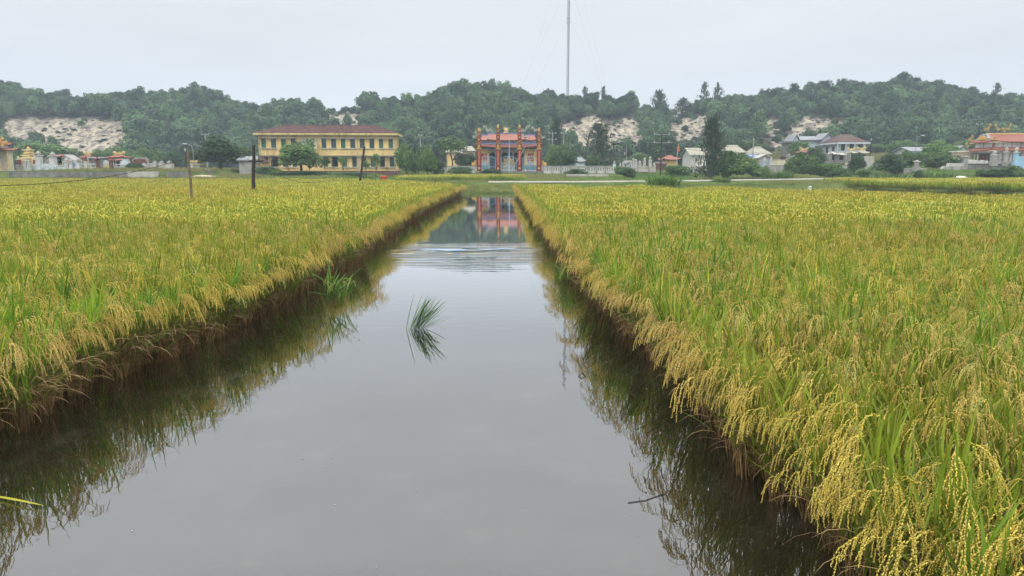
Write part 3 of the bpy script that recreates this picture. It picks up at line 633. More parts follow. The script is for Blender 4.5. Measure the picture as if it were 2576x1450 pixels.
# grass on the banks and the rough ground
gp = [grass_patch_mesh('grass_patch', 1.3, 130, (.15, .42), (.014, .034)) for i in range(4)] + [grass_patch_mesh('rough_patch', 1.3, 120, (.25, .7), (.014, .03), (0, 1)) for i in range(3)]
x, y = jgrid(-70, 95, 63.5, 205, 1.15); yb = np.where(x < -5, yleft(x), ybank(x))
k = inview(x, y, 6) & (y > yb + .3) & (seg_dist(x, y, PATHL) > 1.35) & ~in_poly(x, y, [(-17, 108), (-.6, 108), (1.5, 112), (1.2, 130), (-19, 130)]) & ~((x > 41) & (y < 107.5)) & (RN.uniform(0, 1, len(x)) < .92)
x, y = x[k], y[k]; n = len(x)
gi_ = np.where((np.sin(x * .13 + 2) + np.sin(y * .21 + x * .05) > .6) | (y > 150), RN.integers(4, 7, n), RN.integers(0, 4, n))
gs = U(.7, 1.25, n) * np.where((y < 108) & (x > -24) & (x < 40), .55, 1)
scatter('grass', np.stack([x, y, ground(x, y)], 1), U(0, 6.28, n), gs, gi_, gp, 'green grass covering the banks and rough ground behind the paddies')

# plants beside the water that can be told apart
st_mesh, fo_mesh, de_mesh, pa_mesh = [], [], [], []
tips_of = []
for i in range(5):
    a = Acc(); tp, az = stems(a, 13, 0.0, .2); st_mesh.append(a.mesh('stalks', RM)); tips_of.append((tp, az))
    a = Acc(); leaves(a, 15, 0.0, .26); leaves(a, 3, 0.0, .2, m=1); leaves(a, 4, 0.0, .3, (.5, .68), (.24, .36), (.009, .015), 0, .1, (.1, .6), (0, .25), 4); leaves(a, 9, 0.0, .24, (.08, .4), (.3, .5), (.008, .014), 0, .08, (.1, .9), (0, .7)); fo_mesh.append(a.mesh('foliage', RM))
    a = Acc(); dead(a, 17, 0.0, 1.0); de_mesh.append(a.mesh('dead_foliage', RM))
de_left = []
for i in range(4):
    a = Acc(); dead(a, 14, 0.0, .9); n = 16; B = ring(n, .07, U(.08, .3, n)); blades(a, 3, B, RN.normal(0, .8, n), U(.3, .9, n), U(.9, 1.6, n), U(.32, .56, n), U(.005, .009, n), 6); de_left.append(a.mesh('dead_foliage', RM))
for i in range(8):
    a = Acc(); panicle(a, np.zeros(3), 0.0, rnd.uniform(.22, .29), mg=6 if i == 7 else 5, ms=2); pa_mesh.append(a.mesh('panicle', RM))
indiv.sort(key=lambda p: math.hypot(p[1], p[2])); indiv = indiv[:298]
for side, x, y, dist in indiv:
    d = math.hypot(x, y)
    if side < 0: lab, grp = ('golden rice plant rooted at the water edge of the left bank' if dist < .25 else 'golden rice plant leaning from the second row of the left bank'), 'rice plants along the left bank'
    elif dist < .25: lab, grp = 'rice plant with brown stalks standing in the water on the right bank', 'rice plants along the right bank'
    elif dist < .6: lab, grp = 'rice plant with drooping grain heads just behind the right bank', 'rice plants along the right bank'
    else: lab, grp = 'tall rice plant in the thick of the nearest corner of the right paddy', 'rice plants in the near right paddy'
    q = rnd.randrange(5); tow = 0.0 if side < 0 else math.pi
    r = thing('rice_plant', lab, 'rice plant', (x, y, 0), tow + rnd.gauss(-.25 if side < 0 else .25, .5 if dist < .6 else 1.2), grp)
    s = rnd.uniform(.88, 1.1); r.scale = (s, s, s)
    tag(link('stalks', st_mesh[q], r), kind='stuff'); tag(link('foliage', fo_mesh[(q + rnd.randrange(3)) % 5], r), kind='stuff')
    if dist < .4 or rnd.random() < .4: tag(link('dead_foliage', de_left[q % 4] if side < 0 and dist < .25 else de_mesh[q], r), kind='stuff')
    tp, az = tips_of[q]
    for j in range(rnd.choice((4, 5, 6))):
        p = link('panicle', pa_mesh[rnd.randrange(7) if d > 2.6 or rnd.random() < .85 else 7], r, [float(v) for v in tp[j] + RN.normal(0, .012, 3)])
        p.rotation_euler = (0, 0, float(az[j]) if rnd.random() < .5 else rnd.gauss(0, .7)); k = rnd.uniform(.8, 1.1); p.scale = (k, k, k)

# lone tufts out in the water
a = Acc(); n = 60; B = ring(n, .07); B[:, 0] += U(-.02, .16, n)
blades(a, 0, B, RN.normal(.1, .3, n), U(.12, .85, n), U(.05, .5, n), U(.28, .55, n), U(.013, .022, n), 5)
n = 14; B = ring(n, .06); B[:, 0] += U(0, .18, n); blades(a, 0, B, RN.normal(0, .5, n), U(.8, 1.35, n), U(-.2, .3, n), U(.25, .5, n), U(.009, .015, n), 5)
p = Pz(1033, 828); tag(link('grass_tuft', a.mesh('grass_tuft', [M['tuft']]), None, p), 'lone tuft of green grass blades leaning over open water', 'grass tuft')
p = Pz(838, 772); r = thing('rice_plant', 'small green rice plant standing apart in the water off the left bank', 'rice plant', p)
a = Acc(); stems(a, 7, 0.0, .1, (.3, .5), 2, 4, .12); tag(link('stalks', a.mesh('stalks', RM), r), kind='stuff')
a = Acc(); leaves(a, 46, 0.0, .1, (.06, .36), (.28, .5), (.011, .018), 0, .2, (.1, 1.2), (0, .6)); tag(link('foliage', a.mesh('foliage', [M['tuft']] + RM[1:]), r), kind='stuff')
for j in range(6):
    a = Acc(); panicle(a, np.zeros(3), 0, .24, mg=6, ms=2); o_ = link('panicle', a.mesh('panicle', RM), r, (rnd.uniform(-.16, .16), rnd.uniform(-.1, .1), rnd.uniform(.3, .46))); o_.rotation_euler = (0, 0, rnd.uniform(0, 6))
p = Pz(1424, 716); a = Acc(); leaves(a, 26, math.pi, .15, (.0, .2), (.35, .6), (.007, .012), 0, .12, (.05, .8), (.2, 1.2), 5)
dead(a, 8, math.pi, .9); tag(link('sedge_clump', a.mesh('sedge_clump', [M['tuft'], M['rice_yellow'], M['rice_stem'], M['rice_dead']]), None, p), 'dark green sedge clump arching over the water beside the right bank', 'sedge')
# floating bits
a = Acc(); blades(a, 0, np.array([[0, 0, .012]]), np.array([-.35]), np.array([1.52]), np.array([.06]), np.array([.55]), np.array([.022]), 8)
p = Pz(-40, 1248); tag(link('floating_leaf', a.mesh('floating_leaf', [M['rice_yellow']]), None, (p[0], p[1], 0)), 'long yellow green leaf floating on the dark water at the near left', 'leaf')
def twig(nm, lab, pts, r_):
    P = [Pz(*q) for q in pts]; o = P[0]
    return tag(MB().tube([(x_ - o[0], y_ - o[1], .004) for x_, y_, _ in P], r_, 5).build(nm, M['wood_dark'], loc=None), lab, 'twig'), o
o_, p = twig('twig', 'crooked dark twig floating beside the reflection of the right bank', [(1580, 1266), (1610, 1262), (1625, 1260), (1645, 1252), (1672, 1244)], .0028); o_.location = p
o_, p = twig('bent_straw', 'bent dark straw floating in a small diamond on open water', [(1455, 947), (1464, 939), (1473, 947), (1463, 954), (1455, 947)], .004); o_.location = p
sp = MB()
for i in range(22):
    px_ = rnd.uniform(300, 1700); py_ = rnd.uniform(760, 1440); p = Pz(px_, py_); r_ = rnd.uniform(.0018, .005)
    if float(xl(p[1])) + .3 < p[0] < float(xr(p[1])) - .3: sp.lathe(p[0], p[1], [(r_, .001), (r_ * .8, .004), (r_ * .2, .006)], 6)
tag(sp.build('floating_specks', M['concrete_pale']), 'tiny pale specks of debris floating on the water', kind='stuff')
# blue and tan strips on the ripples, added to imitate reflected streaks
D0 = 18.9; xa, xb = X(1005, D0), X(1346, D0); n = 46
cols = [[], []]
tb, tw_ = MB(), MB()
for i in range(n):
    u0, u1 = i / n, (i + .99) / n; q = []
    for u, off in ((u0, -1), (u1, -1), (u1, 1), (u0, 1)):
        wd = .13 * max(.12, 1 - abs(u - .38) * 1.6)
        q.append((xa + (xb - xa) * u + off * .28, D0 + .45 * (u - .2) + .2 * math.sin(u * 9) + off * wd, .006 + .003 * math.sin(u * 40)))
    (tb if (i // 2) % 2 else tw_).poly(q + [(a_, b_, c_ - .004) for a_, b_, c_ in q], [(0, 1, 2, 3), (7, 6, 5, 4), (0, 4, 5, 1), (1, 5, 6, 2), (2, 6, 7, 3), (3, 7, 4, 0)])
r = thing('reflection_streaks', 'painted blue and tan reflection streaks on ripples across the ditch', 'tape', (xa, D0, 0))
M['reflection_blue'] = mat('reflection_blue', (.14, .32, .66), var=.1, rough=1, spec=0); M['reflection_tan'] = mat('reflection_tan', (.42, .35, .2), var=.1, rough=1, spec=0)
tb.build('blue_stripes', M['reflection_blue'], r, world=True)['kind'] = 'stuff'; tw_.build('tan_stripes', M['reflection_tan'], r, world=True)['kind'] = 'stuff'
# ---------------------------------------------------------------- trees: unit crowns (radius 1, height 1)
def lump_crown(seed, lobes, per, leaf, z0=.28, mats=(0,), flat=.55, top=1.0, fill=.15):
    """uneven crown of leaf clumps: lobes are spread over an egg, leaves over each lobe"""
    R = np.random.default_rng(seed); a = Acc(); C = []
    for i in range(lobes):
        u = R.uniform(-.7, 1); th = R.uniform(0, 6.28); k = R.uniform(.35, .78); q = math.sqrt(max(0, 1 - u * u)) * k
        C.append((q * math.cos(th), q * math.sin(th), u * k * .95, R.uniform(.22, .4)))
    C.append((0, 0, .1, .5))
    for (cx, cy, cz, r) in C:
        n = int(per * (r / .3) ** 2); d = R.normal(0, 1, (n, 3)); d /= np.linalg.norm(d, axis=1, keepdims=True); d[:, 2] = np.where(d[:, 2] < -.7, -d[:, 2], d[:, 2])
        rr = r * np.where(R.uniform(0, 1, n) < fill, R.uniform(.3, 1, n), R.normal(1, .1, n))
        P = np.array([cx, cy, cz]) + d * rr[:, None]
        nrm = d + R.normal(0, .38, (n, 3)); nrm[:, 2] += .25; nrm /= np.linalg.norm(nrm, axis=1, keepdims=True)
        t_ = np.cross(nrm, R.normal(0, 1, (n, 3))); t_ /= np.linalg.norm(t_, axis=1, keepdims=True); b_ = np.cross(nrm, t_)
        l = leaf * R.uniform(.6, 1.3, n)[:, None]
        V = np.stack([P - t_ * l, P + b_ * l * .5 - nrm * l * .15, P + t_ * l, P - b_ * l * .5 - nrm * l * .15], 1)
        hz_ = (1 - z0) / 2; V[..., 2] = (V[..., 2] * flat / .55 * .92 + 1) * hz_ * top + z0
        Q = np.arange(n * 4).reshape(-1, 4)
        a.quads(V.reshape(-1, 3), Q, 0)
        if len(mats) > 1: a.qm[-1] = (R.uniform(0, 1, n) < .22).astype(int) * 1
    return a
def trunk_mb(seed, z1=.62, r=.06, limbs=5):
    R = random.Random(seed); m = MB(); p = [(0, 0, -.06)]
    for k in range(1, 5): p.append((R.gauss(0, .03), R.gauss(0, .03), z1 * k / 4))
    m.tube(p, [r, r * .8, r * .68, r * .5, r * .25], 6)
    for k in range(limbs):
        s = p[2 + k % 3]; a_ = R.uniform(0, 6.28); q = R.uniform(.35, .65)
        m.tube([s, (s[0] + q * .5 * math.cos(a_), s[1] + q * .5 * math.sin(a_), s[2] + .1), (s[0] + q * math.cos(a_), s[1] + q * math.sin(a_), s[2] + .22)], [r * .45, r * .3, r * .1], 5)
    return m
def pine_crown(seed, sprays=60, wisp=1.0):
    """casuarina: thin feathery sprays along rising boughs"""
    R = np.random.default_rng(seed); a = Acc()
    for i in range(sprays):
        z = .0 + .96 * (i / sprays) ** .95; az = R.uniform(0, 6.28); reach = (1.02 - z) ** .85 * R.uniform(.55, 1.0) + .06
        if wisp > 1 and R.uniform() < .3: reach *= .4
        n = 16; s = R.uniform(.15, 1, n); up = .10 * s + R.normal(0, .012, n)
        B = np.stack([np.cos(az) * reach * s, np.sin(az) * reach * s, z + up], 1) + R.normal(0, .045, (n, 3)) * np.array([1, 1, .35])
        blades(a, 0, B, az + R.normal(0, .9, n), R.uniform(.2, 1.3, n), R.uniform(.2, 1.5, n), R.uniform(.12, .24, n) * .62, R.uniform(.03, .06, n), 2)
    return a
def unlock(me, parent, nm='crown'): return tag(link(nm, me, parent), kind='stuff')
CR = {}
def meshes(kind):
    if kind in CR: return CR[kind]
    if kind == 'hill': r = [lump_crown(100 + i, 14, 62, .115, -.05, flat=.6).mesh('crown', [M['leaf_hill']], False) for i in range(7)]
    if kind == 'round': r = [lump_crown(200 + i, 24, 150, .075, -.02, (0, 1)).mesh('crown', [M['leaf_tree'], M['leaf_bright']], False) for i in range(4)]
    if kind == 'dark': r = [lump_crown(300 + i, 24, 150, .08, -.02, (0, 1)).mesh('crown', [M['leaf_dark'], M['leaf_tree']], False) for i in range(4)]
    if kind == 'bush': r = [lump_crown(400 + i, 20, 130, .085, -.12, (0, 1)).mesh('foliage', [M['leaf_tree'], M['leaf_bright']], False) for i in range(4)]
    if kind == 'bush_dark': r = [lump_crown(450 + i, 20, 130, .085, -.12, (0, 1)).mesh('foliage', [M['leaf_dark'], M['leaf_tree']], False) for i in range(3)]
    if kind == 'sapling': r = [lump_crown(500 + i, 9, 16, .16, .25, (0, 1)).mesh('crown', [M['leaf_tree'], M['leaf_bright']], False) for i in range(3)]
    if kind == 'open': r = [lump_crown(550 + i, 22, 52, .085, .3, (0, 1), fill=.02).mesh('crown', [M['leaf_dark'], M['leaf_bright']], False) for i in range(2)]
    if kind == 'pine': r = [pine_crown(600 + i, 120).mesh('crown', [M['leaf_pine']], False) for i in range(4)]
    if kind == 'pine_thin': r = [pine_crown(650 + i, 60, 2).mesh('crown', [M['leaf_pine']], False) for i in range(4)]
    if kind == 'reeds':
        r = []
        for i in range(3):
            a = Acc(); n = 420; B = ring(n, .85, -.05); blades(a, 0, B, np.arctan2(B[:, 1], B[:, 0]) + RN.normal(0, .6, n), U(0, .5, n), U(0, .9, n), U(.5, 1.05, n), U(.02, .05, n), 3)
            blades(a, 1, B[:120], U(0, 6.28, 120), U(0, .5, 120), U(0, .8, 120), U(.5, 1.0, 120), U(.02, .05, 120), 3)
            r.append(a.mesh('foliage', [M['leaf_tree'], M['grass']]))
    CR[kind] = r; return r
TR = [trunk_mb(40 + i) for i in range(4)]
TRM = []
for m_ in TR:
    o = m_.build('trunk', M['bark']); TRM.append(o.data); bpy.data.objects.remove(o)
pm = MB().tube([(0, 0, -.05), (.01, 0, .5), (0, .01, .97)], [.045, .028, .006], 6).build('trunk', M['bark']); PTM = pm.data; bpy.data.objects.remove(pm)
def plant(kind, nm, label, cat, px, ptop, pw, D, pbase=None, group=None, depth=1.0, dz=0.0, rz=None):
    """a tree or shrub D metres out: its middle, top and width in the photo give its place and size"""
    x = X(px, D); zb = gz(x, D) + dz if pbase is None else Z(pbase, D); H = (Z(ptop, D) - zb) * (1 if kind[:4] == 'pine' else 1.06); W = pw * D / FPX * (1.55 if kind[:4] == 'pine' else 1.06)
    r = thing(nm, label, cat, (x, D, zb), rnd.uniform(0, 6.28) if rz is None else rz, group); r.scale = (W / 2 / .86, W / 2 * depth / .86, H)
    unlock(rnd.choice(meshes(kind)), r, 'foliage' if kind in ('bush', 'bush_dark', 'reeds') else 'crown')
    if kind in ('pine', 'pine_thin'): link('trunk', PTM, r)
    elif kind not in ('bush', 'bush_dark', 'reeds'): link('trunk', rnd.choice(TRM), r)
    return r

# ---------------------------------------------------------------- the wood on the hill
hx, hy = jgrid(-215, 215, 203, 300, 3.8, .45)
k = np.abs(hx) < hy * .735 + 6; hx, hy = hx[k], hy[k]
sd = sandy(hx, hy, .5); keep = (~sd) | (hy > 266)
keep = keep | (RN.uniform(0, 1, len(hx)) < .12)
# leave slips clear of crowns standing just below them
for dz_ in (3.0, 5.5):
    ppx, ppy = proj(hx, hy, ground(hx, hy) + dz_); cov = np.zeros(len(hx), bool)
    for P in SLIPS: cov |= in_poly(ppx, ppy, P)
    keep &= ~(cov & (hy < 248) & (RN.uniform(0, 1, len(hx)) < .72))
hx, hy = hx[keep], hy[keep]; hzv = ground(hx, hy); n = len(hx)
dens = .5 + .5 * np.sin(hx * .09 + 1.2 * np.sin(hy * .07)) * np.cos(hy * .11)
sh = U(4.6, 8.2, n) * (.85 + .35 * dens); sh = np.where(hy > 262, sh * U(.72, 1.12, n), sh); sw = sh * U(.36, .55, n); small = sandy(hx, hy, .5); sh[small] *= .35; sw[small] *= .45
ppx, ptop = proj(hx, hy, hzv + sh)
score = sh * sw / hy ** 2 * (1 + .5 * (hy < 225) + .6 * (hy > 268) * (hy < 282)); score[ptop > 385] = 0; score[hy > 284] = 0
order = np.argsort(-score); single = np.zeros(n, bool); single[order[:285]] = True
hm_ = meshes('hill')
def hill_label(px, y, h, small):
    if y > 262: part = 'on the ridge skyline'
    elif y > 232: part = 'halfway up the wooded hill'
    else: part = 'low on the wooded hill'
    for a_, b_, w_ in ((-999, 420, 'above the left cemetery'), (420, 680, 'left of the yellow school'), (680, 1060, 'behind the yellow school'), (1060, 1420, 'behind the red columned gate'),
                     (1420, 1680, 'over the large sand slip'), (1680, 2000, 'behind the tall casuarina'), (2000, 2300, 'behind the blue white house'), (2300, 9999, 'behind the orange roofed shrine')):
        if a_ <= px < b_: return '%s green tree %s %s' % ('small' if small else 'rounded', part, w_), 'hill trees ' + w_
for q in np.where(single)[0]:
    lab, grp = hill_label(ppx[q], hy[q], sh[q], sh[q] < 5)
    r = thing('hill_tree', lab, 'tree', (hx[q], hy[q], hzv[q] - .3), rnd.uniform(0, 6.28), grp); r.scale = (sw[q], sw[q], sh[q])
    unlock(hm_[q % 7], r); link('trunk', TRM[q % 4], r)
rest = np.where(~single)[0]
scatter('forest', np.stack([hx[rest], hy[rest], hzv[rest] - .3], 1), U(0, 6.28, len(rest)), np.stack([sw[rest], sw[rest], sh[rest]], 1), RN.integers(0, 7, len(rest)), hm_, 'dense dark green wood covering the sand hill')
# undergrowth on the slope and the slips
ux, uy = jgrid(-215, 215, 198, 285, 2.6, .45); k = np.abs(ux) < uy * .735 + 6; ux, uy = ux[k], uy[k]
s_ = sandy(ux, uy, .8); k = RN.uniform(0, 1, len(ux)) < np.where(s_, .3, .55); ux, uy = ux[k], uy[k]; n = len(ux); us = U(.5, 1.5, n) * np.where(sandy(ux, uy), .6, 1.0)
scatter('undergrowth', np.stack([ux, uy, ground(ux, uy) - .15], 1), U(0, 6.28, n), np.stack([us * 1.2, us * 1.2, us * 1.1], 1), RN.integers(0, 7, n), hm_, 'low scrub dotted over the hill slope and sand slips')
# feathery casuarinas on the skyline
for i, (px, top, pw, lab) in enumerate(((1652, 233, 44, 'feathery casuarina alone on the skyline right of the mast'), (1712, 251, 46, 'low spreading casuarina on the skyline dip'), (1764, 213, 34, 'tall casuarina at the left of the skyline pair'),
        (1798, 214, 36, 'tall casuarina at the right of the skyline pair'), (1740, 262, 40, 'small bushy casuarina between the skyline dip and the tall pair'), (1950, 224, 46, 'wispy casuarina on the ridge beside a broad crown'), (1985, 214, 40, 'casuarina with ragged top left of the highest ridge trees'), (2060, 206, 60, 'broad casuarina crown over the long ridge'), (2150, 210, 50, 'dark casuarina standing clear left of the highest one'),
        (2205, 214, 40, 'slim casuarina just left of the highest skyline tree'), (2252, 190, 46, 'highest casuarina on the whole skyline'), (2285, 200, 44, 'casuarina leaning right of the highest skyline tree'), (2335, 215, 70, 'wide casuarina clump on the right skyline'), (2487, 214, 34, 'lone pointed casuarina near the right end of the ridge'),
        (1468, 222, 26, 'thin half bare tree on the skyline just right of the mast'), (1513, 222, 24, 'second thin half bare tree right of the mast'), (2105, 226, 40, 'low casuarina in the skyline gap'), (2400, 232, 40, 'casuarina at the end of the right skyline clump'))):
    D = 272 + (i % 3) * 4; x = X(px, D); zb = gz(x, D)
    plant('pine_thin' if pw < 38 else 'pine', 'casuarina', lab, 'tree', px, top, pw, D, None, 'casuarinas along the skyline')

# ---------------------------------------------------------------- trees and shrubs among the buildings
plant('dark', 'almond_tree', 'broad dark tree with layered boughs left of the grey shed', 'tree', 556, 343, 128, 122, None)
plant('round', 'leafy_tree', 'light green tree squeezed between grey shed and big dark tree', 'tree', 622, 362, 46, 131)
plant('round', 'leafy_tree', 'large full green tree in front of the yellow school', 'tree', 757, 352, 110, 117)
plant('sapling', 'young_tree', 'slender young tree before the white louvre block of the school', 'tree', 778, 339, 28, 121)
plant('sapling', 'young_tree', 'thin sapling before the lower windows right of the big school tree', 'tree', 818, 392, 26, 118)
plant('sapling', 'young_tree', 'thin sapling before the middle lower windows of the school', 'tree', 864, 391, 26, 117)
plant('sapling', 'young_tree', 'short weedy sapling right of the leaning pole', 'tree', 921, 400, 24, 117)
plant('sapling', 'young_tree', 'tall papaya like sapling before the right windows of the school', 'tree', 946, 382, 26, 117)
plant('bush_dark', 'bush', 'dark bush at the foot of the school left corner', 'bush', 672, 418, 60, 118)
plant('bush', 'bush', 'low brush under the left half of the school', 'bush', 700, 428, 50, 114)
plant('bush', 'bush', 'low weeds at the school plinth beside the leaning pole', 'bush', 880, 433, 90, 117)
plant('bush_dark', 'bush', 'dark low hedge below the big school tree', 'bush', 770, 430, 110, 115)
plant('reeds', 'tall_grass', 'tall grass clump at the foot of the leaning pole', 'grass clump', 925, 441, 30, 98)
for px, top, pw, D, kd, lab in ((1024, 362, 56, 128, 'round', 'pale green tree against the right wall of the school'), (1052, 372, 40, 126, 'dark', 'dark slim tree right of the school beside the power pole'), (1076, 366, 44, 124, 'round', 'bushy green tree left of the open crowned tree'), (1096, 392, 46, 126, 'dark', 'dark bush tree behind the left end of the white wall'),
        (1137, 345, 66, 150, 'open', 'open crowned tree with sparse leaves left of the red gate'), (1172, 385, 50, 150, 'dark', 'dark tree touching the left column of the gate'), (1392, 365, 44, 158, 'round', 'green tree right of the gate columns'), (1420, 362, 52, 150, 'dark', 'glossy dark tree behind the white wall right of the gate'), (1490, 390, 36, 152, 'round', 'small round bright tree behind the long white wall')):
    plant(kd, 'leafy_tree', lab, 'tree', px, top, pw, D)
plant('pine', 'casuarina', 'dim casuarina right behind the gate roof', 'tree', 1398, 300, 44, 175)
plant('pine', 'casuarina', 'broad dark casuarina behind the round bright tree', 'tree', 1505, 318, 76, 165)
plant('pine', 'casuarina', 'tall front casuarina standing beside the path', 'tree', 1790, 303, 62, 108)
for px, top, pw, D, kd, lab in ((1840, 366, 70, 113, 'bush', 'big bright bush right of the tall front casuarina'), (1872, 388, 86, 111, 'bush', 'wide lower bush spreading right of the front casuarina'), (1812, 398, 44, 112, 'bush_dark', 'dark bush at the foot of the front casuarina'), (1908, 412, 50, 114, 'bush', 'light green bush before the concrete wall'),
        (2020, 380, 70, 122, 'bush', 'tall domed bush before the blue white house'), (2068, 404, 84, 122, 'bush', 'long low bush right of the domed bush'), (1990, 400, 46, 121, 'bush_dark', 'dark bush left of the domed bush'), (2156, 386, 44, 128, 'bush_dark', 'dark round bush above the cream slab tomb'),
        (2238, 388, 100, 122, 'bush_dark', 'large dark olive bush right of the cream slab tomb'), (2285, 376, 74, 128, 'bush', 'bright shrub behind the lantern stone'), (2375, 388, 84, 124, 'bush_dark', 'dark thicket left of the stepped wall'), (2500, 420, 76, 112, 'bush', 'leafy shrub below the shrine platform'), (2556, 412, 60, 110, 'bush', 'shrub at the far right below the blue pillar'), (2474, 430, 44, 112, 'bush_dark', 'low dark shrub at the foot of the shrine platform'),
        (1572, 418, 62, 122, 'bush', 'round green bush at the end of the white wall'), (1700, 410, 66, 128, 'bush', 'blue green bush before the red roofed pavilion'), (1236, 425, 60, 133, 'bush_dark', 'weedy bush before the left gate column'), (1158, 420, 70, 132, 'bush_dark', 'tangled weeds over the left white wall'), (1450, 424, 60, 132, 'bush_dark', 'scrub along the white wall right of the gate'),
        (338, 410, 46, 112, 'bush_dark', 'reddish scrub on the cemetery wall'), (2050, 366, 46, 150, 'bush_dark', 'dark tree bush between hall and blue white house'), (2110, 418, 56, 118, 'bush', 'low bush in front of the cemetery arch'), (2178, 424, 60, 113, 'bush', 'low weeds under the cream slab tomb'), (2312, 428, 26, 104, 'bush_dark', 'small dark shrub at the edge of the golden strip'), (1958, 424, 70, 110, 'reeds', 'weedy clump under the long concrete wall')):
    plant(kd, 'bush', lab, 'bush', px, top, pw, D, None, None, .8)
plant('round', 'leafy_tree', 'flat topped bright tree left of the orange roofed shrine', 'tree', 2366, 352, 84, 140)
plant('round', 'leafy_tree', 'pale tree on the slope between hall and cream roof', 'tree', 2010, 350, 50, 168)
plant('reeds', 'tall_grass', 'big grassy clump on the near bank before the path', 'grass clump', 1672, 438, 76, 80)
plant('reeds', 'tall_grass', 'yellow green grass clump beside the path below the casuarina', 'grass clump', 1816, 445, 40, 92)
plant('reeds', 'tall_grass', 'small reed tuft on the bank at the right paddy edge', 'grass clump', 1590, 452, 40, 88)
plant('reeds', 'tall_grass', 'reed clump below the shrubs right of the lantern stone', 'grass clump', 2240, 432, 80, 106)
plant('reeds', 'tall_grass', 'tall reeds below the stepped wall', 'grass clump', 2360, 428, 70, 108)
for px, top, pw, kd, lab in ((115, 360, 120, 'round', 'low green tree behind the yellow tomb arch'), (60, 352, 40, 'round', 'bushy tree behind the left shrine'), (240, 376, 60, 'round', 'pale tree behind the orange pagoda tomb'), (295, 366, 80, 'round', 'broad green tree behind the white tomb house'), (350, 372, 60, 'round', 'bright flat tree behind the grey arch tomb'), (395, 374, 60, 'round', 'soft green tree right of the grey arch tomb'), (440, 380, 50, 'dark', 'dark tree behind the street lamp'), (205, 382, 40, 'dark', 'dark shrub tree at the foot of the sand slip'),
        (1230, 392, 40, 'dark', 'dark tree just behind the left gate columns'), (1620, 380, 60, 'round', 'green tree at the foot of the sand slip'), (1570, 395, 50, 'round', 'light tree left of the grey tombs'), (1660, 330, 70, 'dark', 'tall dark tree in the sand slip above the pavilion'), (1600, 392, 40, 'round', 'small tree right behind the grey tombs'), (2110, 372, 40, 'round', 'hidden tree behind the blue white house'), (2200, 360, 60, 'round', 'bright tree right of the blue white house'), (2260, 348, 70, 'round', 'rounded tree before the hill right of the lamp'), (2320, 362, 70, 'dark', 'deep green tree left of the flat topped tree'), (2420, 350, 60, 'round', 'tree behind the left corner of the orange roof'), (1900, 352, 60, 'round', 'tree behind the cream roof house'), (1840, 345, 60, 'dark', 'tree above the pale house ruin')):
    plant(kd, 'leafy_tree', lab, 'tree', px, top, pw, 172 if px < 1400 else 186)
# ---------------------------------------------------------------- yellow two-storey school
def zrow(D): return lambda py: Z(py, D)
D = 131.0; sx0, sx1 = X(657, D), X(993, D); SW = sx1 - sx0; s = D / FPX
sch = thing('school_building', 'long two storey ochre school with green shutters and dark red tiled roof', 'school', ((sx0 + sx1) / 2, D, Z(441, D)), math.radians(3))
hw = SW / 2; dp = 7.0; G = Z(441, D); fl = lambda cy: Z(283 + cy * .166, D) - G; lx = lambda cx: (629 + cx * .166 - 825) * s   # photo crop to local metres
zt, zp = fl(350), fl(885)
UP = [(220, 290), (363, 437), (510, 580), (652, 718), (1102, 1172), (1244, 1316), (1388, 1452), (1525, 1597), (1664, 1736), (1808, 1880), (1948, 2010), (2090, 2155)]
DN = [(233, 307), (366, 456), (520, 590), (662, 730), (1118, 1190), (1252, 1334), (1395, 1465), (1543, 1612), (1680, 1750), (1818, 1892), (1958, 2030), (2100, 2172)]
# front wall as piers, spandrels and the heads over the openings, with real recesses
wall = MB(); T = .28
def wall_row(ops, za, zb, z_lo, z_hi):
    xs_ = [-hw] + [v for a_, b_ in ops for v in (lx(a_), lx(b_))] + [hw]
    for i in range(0, len(xs_), 2): wall.box(xs_[i], xs_[i + 1], 0, T, za, zb)
    wall.box(-hw, hw, 0, T, z_lo, za); wall.box(-hw, hw, 0, T, zb, z_hi)
LV = (797, 1028)
wall_row(sorted(UP + [LV]), fl(540), fl(397), fl(655), zt); wall_row(DN, fl(826), fl(678), zp, fl(670))
wall.box(-hw, -hw + T, T, dp, zp, zt); wall.box(hw - T, hw, T, dp, zp, zt); wall.box(-hw + T, hw - T, dp - T, dp, zp, zt)
wall.build('wall', M['yellow'], sch)
MB().box(-hw - .12, hw + .12, -.12, dp + .1, -.4, zp - .003).build('plinth', M['brick'], sch)
MB().box(-hw - .02, hw + .02, -.55, T, fl(670), fl(655)).build('floor_slab', M['concrete_dark'], sch)
MB().box(-hw + T, hw - T, T + .25, T + .3, zp, zt - .01).build('dark_rooms', M['dark'], sch)
